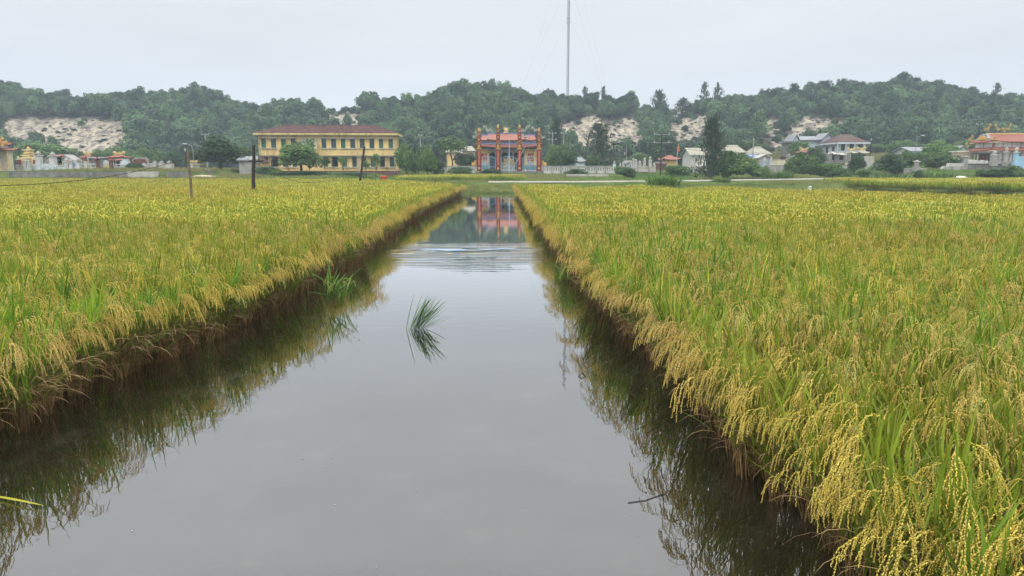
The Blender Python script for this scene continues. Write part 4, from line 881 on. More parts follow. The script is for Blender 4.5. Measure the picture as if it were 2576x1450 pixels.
def window(a_, b_, ct, cb, style):
    x0, x1, z0, z1 = lx(a_), lx(b_), fl(cb), fl(ct); f = MB(); t_ = .07; y0, y1 = T * .45, T * .7
    f.box(x0, x0 + t_, y0, y1, z0, z1).box(x1 - t_, x1, y0, y1, z0, z1).box(x0 + t_, x1 - t_, y0, y1, z1 - t_, z1).box(x0 + t_, x1 - t_, y0, y1, z0, z0 + t_); zz = z0 + (z1 - z0) * .72
    f.box(x0 + t_, x1 - t_, y0 + .01, y1 - .01, zz - .03, zz + .03)
    w_ = f.build('window', M['teal_dark'], sch); mt = M['green'] if style == 'g' else M['teal_dark']
    MB().box(x0 + t_, x1 - t_, y0 + .05, y0 + .07, zz + .03, z1 - t_).build('pane', M['glass'], w_)
    xm = (x0 + x1) / 2
    if style == 'o':                         # one casement swung out over the dark room
        MB().box(x0 - .05, x0, -.62, -.02, z0 + .05, zz).build('shutter', M['teal_dark'], w_)
        MB().box(x0 - .055, x0 - .05, -.5, -.12, z0 + .2, zz - .15).build('pane', M['white'], w_)
    else:
        for u, v in ((x0 + t_, xm - .012), (xm + .012, x1 - t_)):
            p_ = MB().box(u, v, y0 + .03, y0 + .075, z0 + t_, zz - .03)
            for q in range(4): p_.box(u + .06, v - .06, y0 + .015, y0 + .03, z0 + t_ + .12 + q * .38, z0 + t_ + .4 + q * .38) if z0 + t_ + .4 + q * .38 < zz - .05 else None
            p_.build('shutter', mt, w_)
for i, (a_, b_) in enumerate(UP): window(a_, b_, 397, 540, 'gtgtttgtttgg'[i])
for i, (a_, b_) in enumerate(DN): window(a_, b_, 678, 826, 'tottgogtttot'[i])
for i in range(0, 12, 2):
    for row, ct, cb in ((UP, 390, 545), (DN, 0, 832)):
        x0, x1 = lx(row[i][0]) - .15, lx(row[i + 1][1]) + .15
        if ct: MB().box(x0, x1, -.42, 0, fl(ct + 7), fl(ct - 2)).build('lintel', M['concrete_pale'], sch)
        MB().box(x0, x1, -.2, 0, fl(cb + 5), fl(cb - 4)).build('sill', M['white'], sch)
lv = MB(); x0, x1 = lx(LV[0]), lx(LV[1])
for q in range(17): z_ = fl(540) + (fl(397) - fl(540)) * (q + .5) / 17; lv.box(x0, x1, .02, .2, z_ - .055, z_ + .055)
for q in range(1, 5): x_ = x0 + (x1 - x0) * q / 5; lv.box(x_ - .05, x_ + .05, .06, .24, fl(540), fl(397))
tag(lv.build('louvre_block', M['white'], sch), kind='stuff')
ez0, ez1 = fl(348), fl(316); ov = .72
MB().box(-hw - ov, hw + ov, -ov, dp + ov, ez0, ez1).build('eave_band', M['yellow_pale'], sch)
rz_ = fl(196); nc = 7
for i in range(nc):                          # tile courses, each lapping over the one below
    u0, u1 = i / nc, (i + 1) / nc; h0, h1 = ez1 + .02 + (rz_ - ez1) * u0, ez1 + .02 + (rz_ - ez1) * u1; L0 = ov - .15; run = dp / 2 + L0
    ax0, ax1 = hw + L0 - run * u0 * .98 , hw + L0 - run * u1 * .98 + .1; ay0, ay1 = run * (1 - u0), run * (1 - u1) + .06; cy = dp / 2
    m_ = MB().poly([(-ax0, cy - ay0, h0), (ax0, cy - ay0, h0), (ax0, cy + ay0, h0), (-ax0, cy + ay0, h0), (-ax0, cy - ay0, h0 + .14), (ax0, cy - ay0, h0 + .14), (ax0, cy + ay0, h0 + .14), (-ax0, cy + ay0, h0 + .14),
            (-ax1, cy - ay1, h1 + .05), (ax1, cy - ay1, h1 + .05), (ax1, cy + ay1, h1 + .05), (-ax1, cy + ay1, h1 + .05)],
            [(0, 1, 5, 4), (1, 2, 6, 5), (2, 3, 7, 6), (3, 0, 4, 7), (4, 5, 9, 8), (5, 6, 10, 9), (6, 7, 11, 10), (7, 4, 8, 11), (8, 9, 10, 11), (3, 2, 1, 0)])
    m_.build('tile_course', M['roof_red'], sch)
rx_ = hw + ov - .15 - (dp / 2 + ov - .15) * .98
MB().tube([(-rx_, dp / 2, rz_ + .12), (rx_, dp / 2, rz_ + .12)], .13, 6).build('ridge_tiles', M['roof_red'], sch)
for x_ in (-hw + .18, lx(1630), hw - .12): MB().tube([(x_, -.1, zp - .3), (x_, -.1, ez0)], .06, 6).build('downpipe', M['concrete_pale'] if x_ > 0 else M['concrete'], sch)

# ---------------------------------------------------------------- red columned communal house gate and hall
Dg = 139.0; k_ = .1475 * Dg / FPX; gx0 = X(1037.7 + 1642 * .1475, Dg); gz0 = Z(283 + 1003 * .1475, Dg)
U_ = lambda cx: (cx - 1642) * k_; W_ = lambda cy: (1003 - cy) * k_
plin = thing('stone_terrace', 'low rubble stone terrace under the red columned gate', 'terrace', (gx0, Dg, gz0))
MB().box(U_(1085), U_(2215), -.35, 16, W_(1085), -.02).build('fill', M['concrete_dark'], plin)
for row in range(2):
    x_ = U_(1085)
    while x_ < U_(2200):
        wd_ = rnd.uniform(.38, .72); h0 = W_(1062) + row * .33
        MB().bev(x_, x_ + wd_ - .04, -.5 - rnd.uniform(0, .08), -.34, h0, h0 + rnd.uniform(.27, .31), .03).build('stone', M['stone'], plin); x_ += wd_
def gate_column(cx, tall, label):
    x_ = U_(cx); r = thing('gate_column', label, 'column', (gx0 + x_, Dg + .6, gz0), 0, 'red and gold columns of the gate'); o = -(W_(230) - W_(280)) if not tall else 0
    b_ = .43
    MB().box(-b_ - .1, b_ + .1, -b_ - .1, b_ + .1, -.05, W_(985)).box(-b_ - .03, b_ + .03, -b_ - .03, b_ + .03, W_(985), W_(915)).build('pedestal', M['red'], r)
    MB().ball((0, -b_ - .03, W_(958)), .22, .06, .22).build('emblem', M['gold'], r)
    zt_ = W_(545)
    MB().box(-b_, b_, -b_, b_, W_(915), zt_).build('shaft', M['red'], r)
    MB().box(-.2, .2, -b_ - .03, -b_ + .01, W_(905), W_(668)).build('panel', M['red_bright'], r)
    ins = MB()
    for q in range(13):
        z_ = W_(895) + (W_(678) - W_(895)) * q / 12
        for u, v, ww, hh in ((0, 0, .09, .02), (-.04, .035, .02, .03), (.04, -.03, .02, .04), (0, .05, .07, .018)): ins.box(u - ww, u + ww, -b_ - .05, -b_ - .03, z_ + v - hh, z_ + v + hh)
    tag(ins.build('inscription', M['gold_pale'], r), kind='stuff')
    MB().box(-b_ - .03, b_ + .03, -b_ - .03, b_ + .03, W_(640), W_(625)).build('band', M['gold'], r)
    MB().ball((0, -b_, W_(588)), .24, .07, .27).box(-.36, .36, -b_ - .02, -b_, W_(552), W_(545)).box(-.36, .36, -b_ - .02, -b_, W_(622), W_(614)).build('emblem', M['gold'], r)
    def tier(z_, hw_, h_, m_=M['red']):
        MB().roof(0, 0, z_, hw_, hw_, hw_ * .5, hw_ * .5, h_, .16, 6, .1).build('eave', m_, r)
        MB().poly([(sx * hw_, -hw_ - .01, z_ - .16) for sx in (-1, 1)] + [(sx * hw_, -hw_ - .01, z_ - .08) for sx in (1, -1)] + [(sx * hw_, -hw_ + .05, z_ - .16) for sx in (-1, 1)] + [(sx * hw_, -hw_ + .05, z_ - .08) for sx in (1, -1)],
                  [(0, 1, 2, 3), (7, 6, 5, 4), (0, 4, 5, 1), (3, 2, 6, 7)]).build('gold_fringe', M['gold'], r)
    d_ = o
    tier(W_(515) + d_ * .5, .62, .3)
    MB().box(-.36, .36, -.36, .36, W_(545), W_(400) + d_).build('lantern_box', M['red'], r); MB().ball((0, -.36, W_(445) + d_ * .8), .18, .05, .18).build('emblem', M['gold'], r)
    tier(W_(395) + d_, .5, .26)
    MB().box(-.25, .25, -.25, .25, W_(396) + d_, W_(312) + d_).build('lantern_box', M['red'], r); MB().ball((0, -.25, W_(345) + d_), .18, .05, .18).build('emblem', M['gold'], r)
    tier(W_(310) + d_, .4, .2)
    z_ = W_(295) + d_; MB().lathe(0, 0, [(.16, z_), (.22, z_ + .06), (.12, z_ + .12), (.24, z_ + .3), (.2, z_ + .45), (.07, z_ + .62), (.01, z_ + .78)], 10).build('finial', M['gold'], r, smooth=True)
gate_column(1142, False, 'outer left column of the red and gold gate')
gate_column(1463, True, 'tall inner left column of the red and gold gate')
gate_column(1822, True, 'tall inner right column of the red and gold gate')
gate_column(2150, False, 'outer right column of the red and gold gate')
hall = thing('communal_hall', 'ornate hall with salmon tiled double roof behind the red columns', 'temple', (gx0, Dg + 5, gz0)); hx0, hx1 = U_(1165) - .1, U_(2110) + .1; hm0 = (hx0 + hx1) / 2; K = 1.036
MB().box(hx0 - .3, hx1 + .3, -.3, 9, -.05, W_(985)).build('floor_base', M['concrete_pale'], hall)
for a_, b_, nm in ((1150, 1305, 0), (1905, 2110, 0)):
    x0, x1 = U_(a_) * K, U_(b_) * K
    MB().box(x0, x1, 0, .3, W_(985), W_(905)).build('plinth', M['teal'], hall); MB().box(x0, x1, .03, .3, W_(905), W_(640) * K).build('wall', M['yellow'], hall)
    c_ = (x0 + x1) / 2; MB().box(c_ - .62, c_ + .62, -.02, .03, W_(895), W_(845)).build('marble_panel', M['marble'], hall)
    MB().box(c_ - .6, c_ + .6, -.02, .03, W_(835), W_(700)).build('relief_panel', M['red_bright'], hall)
    rl = MB()
    for q in range(12): rl.ball((c_ + rnd.uniform(-.45, .45), -.03, W_(rnd.uniform(715, 825))), rnd.uniform(.08, .17), .05, rnd.uniform(.06, .2), 6)
    tag(rl.build('relief', M['gold_pale'], hall), kind='stuff')
MB().box(U_(1305) * K, U_(1905) * K, 1.6, 1.75, W_(985), W_(640) * K).build('back_wall', M['dark'], hall)
for cx in (1312, 1420, 1510, 1640, 1715, 1800, 1898): MB().lathe(U_(cx) * K, .35, [(.16, W_(985)), (.13, W_(960)), (.12, W_(700))], 8).build('post', M['porcelain'], hall, smooth=True)
for a_, b_ in ((1312, 1420), (1510, 1640), (1715, 1800), (1420, 1510), (1640, 1715), (1800, 1898)):
    x0, x1 = U_(a_) * K, U_(b_) * K; c_, r_ = (x0 + x1) / 2, (x1 - x0) / 2 - .08; zc = W_(735); zt_ = W_(640) * K
    p_ = [(x0, zt_), (x0, zc)] + [(c_ - r_ * math.cos(t_ * math.pi / 8), zc + .62 * math.sin(t_ * math.pi / 8)) for t_ in range(9)] + [(x1, zc), (x1, zt_)]
    MB().prism(p_, .3, .45).build('arch', M['porcelain'], hall)
    MB().box(x0 + .12, x1 - .12, 1.3, 1.36, W_(985), W_(760)).build('door', M['dark'], hall)  # near black door: shade of the opening put into its colour
MB().box(hx0 - .5, hx1 + .5, -.35, .4, W_(640) * K, W_(618) * K).build('beam', M['concrete_dark'], hall)
MB().roof(hm0, 3.6, W_(612) * K, (hx1 - hx0) / 2 + 1.25, 5.0, (hx1 - hx0) / 2 + .1, 3.6, .62, .55, 12, .14).build('lower_roof', M['roof_salmon'], hall)
MB().box(hx0 + .15, hx1 - .15, .2, 7, W_(558) * K, W_(490) * K).build('frieze', M['blue_white'], hall)
fr = MB()
for q in range(40): fr.ball((hx0 + .4 + (hx1 - hx0 - .8) * q / 39, .17, W_(522) * K + rnd.uniform(-.08, .08)), rnd.uniform(.07, .14), .04, rnd.uniform(.06, .16), 6)
tag(fr.build('frieze_relief', M['blue'], hall), kind='stuff')
MB().box(hx0 - .75, hx1 + .75, -1.2, -1.0, W_(562) * K, W_(548) * K).build('ridge', M['blue'], hall)
for a_, b_, cyt, nm in ((1170, 1300, 400, 's'), (1285, 1900, 378, 'm'), (1920, 2090, 400, 's')):
    x0, x1 = U_(a_) * K, U_(b_) * K; c_ = (x0 + x1) / 2; ht = (W_(cyt) - W_(492)) * K
    MB().roof(c_, 3.6, W_(492) * K, (x1 - x0) / 2 + .1, 4.2, (x1 - x0) / 2 - .1, .25, ht, .2, 10, .14, .08).build('upper_roof', M['roof_salmon'], hall)
    MB().box(x0 - .05, x1 + .05, 3.35, 3.85, W_(cyt) * K - .02, W_(cyt - 18) * K).build('ridge', M['blue'], hall)
def dragon(c, ln, h, flip=1, seed=0):
    R = random.Random(seed); m_ = MB(); P = []
    for q in range(15):
        t_ = q / 14; P.append((c[0] + flip * (ln * (t_ - .5)), c[1] + .1 * math.sin(t_ * 9), c[2] + h * (.25 + .55 * t_ ** 1.5 + .13 * math.sin(t_ * 9))))
    m_.tube(P, [.04 + .06 * math.sin(math.pi * (q / 14) ** .7) for q in range(15)], 6)
    m_.ball(P[-1], .24, .2, .22, 6)
    for q in (3, 6, 8, 10, 12): m_.ball((P[q][0] + R.uniform(-.15, .15), P[q][1], P[q][2] + R.uniform(-.1, .25)), R.uniform(.07, .14) * ln ** .5, .1, R.uniform(.08, .2), 6)
    for q in list(range(1, 15)) * 2:
        a_ = R.uniform(-.8, .8); l_ = R.uniform(.2, .5) * min(1.4, ln); m_.tube([P[q], (P[q][0] + l_ * math.sin(a_), P[q][1], P[q][2] + l_ * math.cos(a_))], [.075, .01], 4)
        if R.random() < .5: m_.tube([P[q], (P[q][0] + .2 * flip, P[q][1] - .1, P[q][2] - .25)], [.05, .015], 4)
    return m_
for cx, f_, sd_ in ((1290, 1, 1), (1905, -1, 2)):
    dragon((U_(cx) * K, 3.4, W_(378) * K), 1.7, W_(235) - W_(378), -f_, sd_).build('roof_dragon', M['porcelain'], hall)
for cx, cz, f_, sd_ in ((1075, 470, 1, 3), (2205, 480, -1, 4), (1230, 585, -1, 5), (1975, 585, 1, 6), (1260, 520, 1, 7), (1960, 500, -1, 8), (1110, 400, 1, 9), (2080, 360, -1, 10)):
    dragon((U_(cx) * K, 1.0, W_(cz) * K), 1.1, .9, f_, sd_).build('corner_dragon', M['porcelain'], hall)
pg = MB(); c_ = U_(1592) * K; zb_ = W_(362) * K
pg.box(c_ - .5, c_ + .5, 3.2, 4, zb_, zb_ + .2).ball((c_, 3.6, zb_ + .55), .45, .3, .45)
for a_ in (-.9, -.5, 0, .5, .9): pg.tube([(c_, 3.6, zb_ + .5), (c_ + 1.0 * math.sin(a_), 3.6, zb_ + .45 + 1.05 * math.cos(a_))], [.14, .02], 5)
pg.build('flaming_pearl', M['gold_pale'], hall)
# spirit screen, gates, flagpole, lions
scr = thing('spirit_screen', 'gilded dragon screen standing between the tall inner columns', 'screen', (gx0 + U_(1635), Dg + 2.2, gz0))
w2 = 1.35; MB().box(-1.2, 1.2, -.12, .12, 0, W_(860)).build('panel', M['porcelain'], scr); MB().box(-w2, w2, -.2, .2, -.02, .35).build('foot', M['concrete_pale'], scr)
pts = [(-w2, W_(868))] + [(-w2 + 2 * w2 * q / 10, W_(868) + .42 * math.sin(math.pi * q / 10) ** .8 + .02) for q in range(11)] + [(w2, W_(868))]
MB().prism(pts, -.25, .25).build('crest', M['gold'], scr); dragon((-.45, -.2, W_(848)), .9, .75, 1, 21).build('dragon', M['gold'], scr); dragon((.45, -.2, W_(848)), .9, .75, -1, 22).build('dragon', M['gold'], scr)
rl = MB()
for q in range(14): rl.ball((rnd.uniform(-.95, .95), -.13, rnd.uniform(.5, W_(875))), rnd.uniform(.1, .22), .05, rnd.uniform(.08, .2), 6)
tag(rl.build('relief', M['gold_pale'], scr), kind='stuff')
def gate_leaf(a_, b_, label):
    x0, x1 = U_(a_), U_(b_); g_ = thing('metal_gate', label, 'gate', (gx0 + x0, Dg + .5, gz0), 0, 'pale blue gates between the columns'); w_ = x1 - x0; zt_ = lambda t_: W_(800) + .42 * math.sin(math.pi * t_) * (1 if w_ > 2.2 else -.6) + .1
    MB().tube([(w_ * q / 12, 0, zt_(q / 12)) for q in range(13)], .035, 5).build('top_rail', M['blue_pale'], g_)
    for z_ in (W_(932), W_(990)): MB().tube([(0, 0, z_), (w_, 0, z_)], .03, 5).build('rail', M['blue_pale'], g_)
    n_ = max(4, int(w_ / .16))
    br = MB()
    for q in range(n_ + 1): br.tube([(w_ * q / n_, 0, .02), (w_ * q / n_, 0, zt_(q / n_))], .011 if q % (n_ // 2) else .04, 4)
    tag(br.build('bars', M['blue_pale'], g_), kind='stuff')
gate_leaf(1190, 1415, 'pale blue metal gate between the left pair of red columns'); gate_leaf(1512, 1772, 'pale blue metal double gate in the middle of the red columns'); gate_leaf(1872, 2100, 'pale blue metal gate between the right pair of red columns')
fp = thing('flagpole', 'pale blue flagpole standing before the middle of the gate', 'flagpole', (gx0 + U_(1652), Dg - .9, gz0 - .9))
MB().lathe(0, 0, [(.075, 0), (.06, W_(600) + .9), (.045, W_(435) + .9)], 8).ball((0, 0, W_(428) + .9), .08).build('pole', M['blue_pale'], fp)
ps = thing('prop_pole', 'pale bamboo prop leaning against the gate from the flagpole foot', 'pole', (gx0 + U_(1640), Dg - 1.1, gz0 - .85)); MB().tube([(0, 0, 0), (U_(1780) - U_(1640), .3, W_(840) + .85), (U_(1915) - U_(1640), .8, W_(602) + .85)], .03, 5).build('cane', M['cream'], ps)
for cx, f_, lab in ((1060, 1, 'gilded guardian lion left of the red gate'), (2232, -1, 'gilded guardian lion right of the red gate')):
    l_ = thing('guardian_lion', lab, 'statue', (gx0 + U_(cx), Dg + 1.2, gz0)); h_ = W_(820); q = .0
    MB().bev(-.5, .5, -.4, .4, -.3, W_(925)).build('pedestal', M['concrete_pale'], l_); z_ = W_(925)
    MB().ball((-.12 * f_, 0, z_ + .38), .36, .28, .38).ball((.16 * f_, 0, z_ + .5), .25, .24, .34).ball((-.28 * f_, 0, z_ + .2), .26, .3, .22).tube([(.22 * f_, -.14, z_), (.24 * f_, -.14, z_ + .45)], .09, 6).tube([(.22 * f_, .14, z_), (.24 * f_, .14, z_ + .45)], .09, 6).tube([(-.42 * f_, 0, z_ + .2), (-.52 * f_, 0, z_ + .6), (-.38 * f_, 0, z_ + .8)], [.08, .1, .04], 6).build('body', M['gold'], l_, smooth=True)
    MB().ball((.22 * f_, 0, z_ + .86), .27, .26, .25).ball((.44 * f_, 0, z_ + .8), .13, .15, .11).ball((.12 * f_, -.2, z_ + 1.08), .07).ball((.12 * f_, .2, z_ + 1.08), .07).build('head', M['gold'], l_, smooth=True)
for cx, lab in ((1290, 'white stone ball on the terrace left of the gilded screen'), (1922, 'white stone ball on the terrace right of the gilded screen')):
    o = MB().ball((0, 0, .22), .17, n=10).lathe(0, 0, [(.2, -.02), (.14, .06)], 8).build('stone_ball', M['cream'], smooth=True); o.location = (gx0 + U_(cx), Dg + .2, gz0); tag(o, lab, 'stone ball')
def boundary_wall(pa, pb, D, ptop, pbase, lab, posts, end=None):
    x0, x1 = X(pa, D), X(pb, D); zb = Z(pbase, D); H = Z(ptop, D) - zb; r = thing('boundary_wall', lab, 'wall', (x0, D, zb)); Lw = x1 - x0; n_ = posts; bay = Lw / n_
    MB().bev(-.05, Lw + .05, -.2, .2, H - .14, H, .03).build('coping', M['concrete'], r)
    for i in range(n_ + 1): MB().box(i * bay - .16, i * bay + .16, -.17, .17, -.4, H - .14).build('post', M['concrete'], r)
    for i in range(n_):
        a_, b_ = i * bay + .16, (i + 1) * bay - .16; m_ = MB(); m_.box(a_, b_, -.08, .08, -.4, H * .34).box(a_, b_, -.08, .08, H * .76, H - .14); q = max(3, int((b_ - a_) / .42)); st = (b_ - a_) / q
        for j in range(q + 1): m_.box(max(a_, a_ + j * st - st * .3), min(b_, a_ + j * st + st * .3), -.08, .08, H * .34, H * .76)
        m_.build('panel', M['white'], r)
    if end: 
        ex = 0 if end < 0 else Lw; MB().bev(ex - .26, ex + .26, -.26, .26, -.4, H + .35).build('end_pillar', M['blue_white'], r); MB().lathe(ex, 0, [(.12, H + .34), (.24, H + .5), (.2, H + .75), (.05, H + 1.05)], 8).build('finial', M['concrete'], r)
boundary_wall(1090, 1198, Dg - .2, 418, 441, 'white slotted wall with bluish end pillar left of the red gate', 4, -1)
boundary_wall(1366, 1545, Dg - .2, 418, 437, 'long white slotted wall right of the red gate', 8, 1)
lb = thing('stone_kerb', 'long pale ledge lying in the grass before the right white wall', 'ledge', (X(1425, 128), 128, Z(440.5, 128))); MB().box(0, X(1530, 128) - X(1425, 128), -.2, .2, -.25, .14).build('slab', M['concrete_pale'], lb)
# ---------------------------------------------------------------- shared small builders
def house(nm, lab, cat, pa, pb, pt, D, wallm, roofm, kind='hip', prt=None, depth=6, eave=.5, pbase=None, ridge=.5, door=None, windows=(), gx=.0):
    """house whose front is seen between columns pa and pb, eave at row pt, roof top at row prt"""
    x0, x1 = X(pa, D), X(pb, D); c = (x0 + x1) / 2; zb = gz(c, D) - .3 if pbase is None else Z(pbase, D); zt = Z(pt, D) - zb; h = (Z(prt, D) - zb) - zt; w_ = (x1 - x0) / 2
    r = thing(nm, lab, cat, (c, D, zb))
    MB().box(-w_, w_, 0, depth, -.6, zt - .003).build('wall', wallm, r)
    if kind == 'hip': MB().roof(0, depth / 2, zt, w_ + eave, depth / 2 + eave, max(.1, (w_ + eave) * ridge), .12, h, 0, 4, .14, 0.02).build('roof', roofm, r)
    elif kind == 'gable_side':               # ridge runs left to right, front slope seen
        q = eave; MB().prismx([(-q, zt - .02), (depth / 2, zt + h), (depth + q, zt - .02), (depth + q, zt - .16), (depth / 2, zt + h - .16), (-q, zt - .16)], -w_ - q, w_ + q).build('roof', roofm, r)
        MB().prismx([(.02, zt), (depth / 2, zt + h - .17), (depth - .02, zt)], -w_ + .01, w_ - .01).build('gable', wallm, r)
    elif kind == 'gable_front':
        q = eave; MB().prism([(-w_ - q, zt - .1), (gx * w_, zt + h), (w_ + q, zt - .1), (w_ + q, zt - .24), (gx * w_, zt + h - .16), (-w_ - q, zt - .24)], -q, depth + q).build('roof', roofm, r)
        MB().prism([(-w_, zt), (gx * w_, zt + h - .17), (w_, zt)], .02, depth - .02).build('gable', wallm, r)
    elif kind == 'flat': MB().box(-w_ - eave, w_ + eave, -eave, depth + eave, zt, zt + h).build('roof', roofm, r)
    elif kind == 'swept': MB().roof(0, depth / 2, zt, w_ + eave, depth / 2 + eave, (w_ + eave) * ridge, .15, h, h * .35, 8, .12).build('roof', roofm, r)
    for (a_, b_, t_, bt, m_) in windows:
        xa, xb, za, zc = X(a_, D) - c, X(b_, D) - c, Z(bt, D) - zb, Z(t_, D) - zb
        f_ = MB().box(xa, xa + .08, -.06, .0, za, zc).box(xb - .08, xb, -.06, 0, za, zc).box(xa + .08, xb - .08, -.06, 0, zc - .08, zc).box(xa + .08, xb - .08, -.06, 0, za, za + .08).build('window' if zc - za < 1.9 else 'door', M['concrete_pale'], r)
        MB().box(xa + .08, xb - .08, -.02, -.003, za + .08, zc - .08).build('pane', m_, f_)
    return r
def pillar(nm, lab, px, ptop, pbase, D, w_, m_, fin='urn', finm=None, grp=None, cat='pillar'):
    w_ *= .8
    zb = Z(pbase, D); H = Z(ptop, D) - zb; r = thing(nm, lab, cat, (X(px, D), D, zb), 0, grp); fh = min(.9, H * .3) if fin else 0; h = H - fh
    MB().box(-w_ * .62, w_ * .62, -w_ * .62, w_ * .62, -.5, .14).box(-w_ / 2, w_ / 2, -w_ / 2, w_ / 2, .14, h - .12).build('shaft', m_, r); MB().bev(-w_ * .68, w_ * .68, -w_ * .68, w_ * .68, h - .12, h, .03).build('cap', finm or m_, r)
    a = fh
    if fin == 'urn': MB().lathe(0, 0, [(w_ * .25, h), (w_ * .5, h + a * .25), (w_ * .55, h + a * .45), (w_ * .25, h + a * .7), (w_ * .28, h + a * .8), (.02, h + a)], 8).build('finial', finm or m_, r, smooth=True)
    if fin == 'ball': MB().lathe(0, 0, [(w_ * .5, h), (w_ * .5, h + a * .15), (w_ * .2, h + a * .25), (w_ * .5, h + a * .55), (w_ * .42, h + a * .85), (.03, h + a)], 10).build('finial', finm or m_, r, smooth=True)
    if fin == 'roof': MB().roof(0, 0, h, w_ * .95, w_ * .95, .05, .05, a * .6, a * .2, 4, .05).ball((0, 0, h + a * .75), w_ * .25, n=6).build('finial', finm or m_, r)
    return r
def low_wall(nm, lab, pa, pb, ptop, pbase, D, m_, cap=None, posts=0, th=.25, cat='wall', depth=None):
    x0, x1 = X(pa, D), X(pb, D); zb = Z(pbase, D); H = Z(ptop, D) - zb; r = thing(nm, lab, cat, (x0, D, zb)); L_ = x1 - x0; dd = depth or th
    MB().box(0, L_, 0, dd, -.8, H - (.1 if cap else 0)).build('wall', m_, r)
    if cap: MB().bev(-.05, L_ + .05, -.06, dd + .06, H - .1, H, .02).build('coping', cap, r)
    for i in range(posts + 1 if posts else 0): MB().box(L_ * i / posts - .13, L_ * i / posts + .13, -.07, dd + .07, -.8, H - .1 if cap else H + .12).build('post', m_ if cap is None else cap, r)
    return r
def open_rail(nm, lab, pa, pb, ptop, pbase, D, m_, bars=6):
    x0, x1 = X(pa, D), X(pb, D); zb = Z(pbase, D); H = Z(ptop, D) - zb; r = thing(nm, lab, 'railing', (x0, D, zb)); L_ = x1 - x0
    MB().bev(0, L_, -.12, .12, H - .16, H, .02).build('top_rail', m_, r); MB().box(0, L_, -.1, .1, -.4, H * .25).build('bottom_rail', m_, r)
    for i in range(bars + 1): MB().box(L_ * i / bars - .09, L_ * i / bars + .09, -.09, .09, H * .25, H - .16).build('baluster', m_, r)
    return r
def arch_screen(nm, lab, pa, pb, ptop, pbase, D, m_, trim, shape='arch', relief=None):
    x0, x1 = X(pa, D), X(pb, D); zb = Z(pbase, D); H = Z(ptop, D) - zb; w_ = (x1 - x0) / 2; r = thing(nm, lab, 'tomb screen', ((x0 + x1) / 2, D, zb))
    if shape == 'arch': pts = [(-w_, -.6)] + [(-w_ * math.cos(math.pi * q / 10), H * .42 + H * .58 * math.sin(math.pi * q / 10)) for q in range(11)] + [(w_, -.6)]
    elif shape == 'scroll': pts = [(-w_, -.6), (-w_, H * .62), (-w_ * .8, H * .78), (-w_ * .6, H * .72), (-w_ * .5, H * .95), (-w_ * .25, H), (w_ * .25, H), (w_ * .5, H * .95), (w_ * .6, H * .72), (w_ * .8, H * .78), (w_, H * .62), (w_, -.6)]
    else: pts = [(-w_, -.6), (-w_, H * .75), (-w_ * .7, H), (w_ * .7, H), (w_, H * .75), (w_, -.6)]
    MB().prism(pts, 0, .3).build('slab', m_, r); t_ = [(x_ * .84, max(z_ * .86, .12)) for x_, z_ in pts]
    MB().prism(t_, -.05, -.003).build('panel', trim, r)
    if relief:
        q_ = MB()
        for i in range(9): q_.ball((rnd.uniform(-.55, .55) * w_, -.06, rnd.uniform(.25, .68) * H), rnd.uniform(.08, .2), .05, rnd.uniform(.08, .2), 6)
        tag(q_.build('relief', relief, r), kind='stuff')
    return r
def tomb_house(nm, lab, pa, pb, ptop, pe, pbase, D, wallm, roofm, gold=True, wing=None):
    """small temple-like tomb: walls, open front, swept roof with a ridge ornament"""
    x0, x1 = X(pa, D), X(pb, D); zb = Z(pbase, D); w_ = (x1 - x0) / 2; ze = Z(pe, D) - zb; h = Z(ptop, D) - zb - ze; r = thing(nm, lab, 'tomb', ((x0 + x1) / 2, D, zb))
    MB().box(-w_ * .8, w_ * .8, .6, 2.4, -.6, ze - .02).build('wall', wallm, r); MB().box(-w_ * .45, w_ * .45, .56, .597, .1, ze * .8).build('niche', M['dark'], r)
    for sx in (-1, 1): MB().lathe(sx * w_ * .78, .1, [(.14, -.5), (.1, .1), (.1, ze - .02)], 7).build('post', wallm, r)
    MB().roof(0, 1.2, ze, w_, 1.6, w_ * .6, .12, h * .75, h * .35, 6, .12).build('roof', roofm, r)
    MB().box(-w_ * .62, w_ * .62, 1.05, 1.35, ze + h * .74, ze + h * .86).build('ridge', M['cream'], r)
    if gold: dragon((-w_ * .3, 1.2, ze + h * .8), .8, .5, -1, len(lab)).build('ornament', M['gold_pale'], r); dragon((w_ * .3, 1.2, ze + h * .8), .8, .5, 1, len(lab) + 1).build('ornament', M['gold_pale'], r)
    return r
def lamp(lab, px, ptop, pbase, D, reach=-1):
    zb = Z(pbase, D); H = Z(ptop, D) - zb; r = thing('street_lamp', lab, 'street lamp', (X(px, D), D, zb - .5)); H += .5
    MB().tube([(0, 0, 0), (0, 0, H - 1.0), (reach * .25, 0, H - .3), (reach * .9, 0, H)], [.07, .05, .045, .035], 6).build('post', M['metal'], r); MB().ball((reach * 1.25, 0, H - .02), .42, .14, .09).build('lamp_head', M['white'], r)
def utility(lab, px, ptop, D, arms=2, w_=1.1, mt='concrete'):
    x = X(px, D); zb = gz(x, D) - .3; H = Z(ptop, D) - zb; r = thing('utility_pole', lab, 'power pole', (x, D, zb)); MB().lathe(0, 0, [(.15, 0), (.1, H - .2)], 8).build('post', M[mt], r)
    for i in range(arms):
        z_ = H - .5 - i * 1.4; MB().box(-w_ * (1 + .3 * i), w_ * (1 + .3 * i), -.05, .05, z_, z_ + .1).build('cross_arm', M['metal'], r)
        for sx in (-1, 0, 1): MB().lathe(sx * w_ * .85, 0, [(.05, z_ + .1), (.09, z_ + .2), (.06, z_ + .38)], 6).build('insulator', M['white'], r)
    if not arms: MB().lathe(0, 0, [(.06, H - .2), (.1, H), (.05, H + .3)], 6).build('insulator', M['white'], r)
    return (x, D, zb + H)
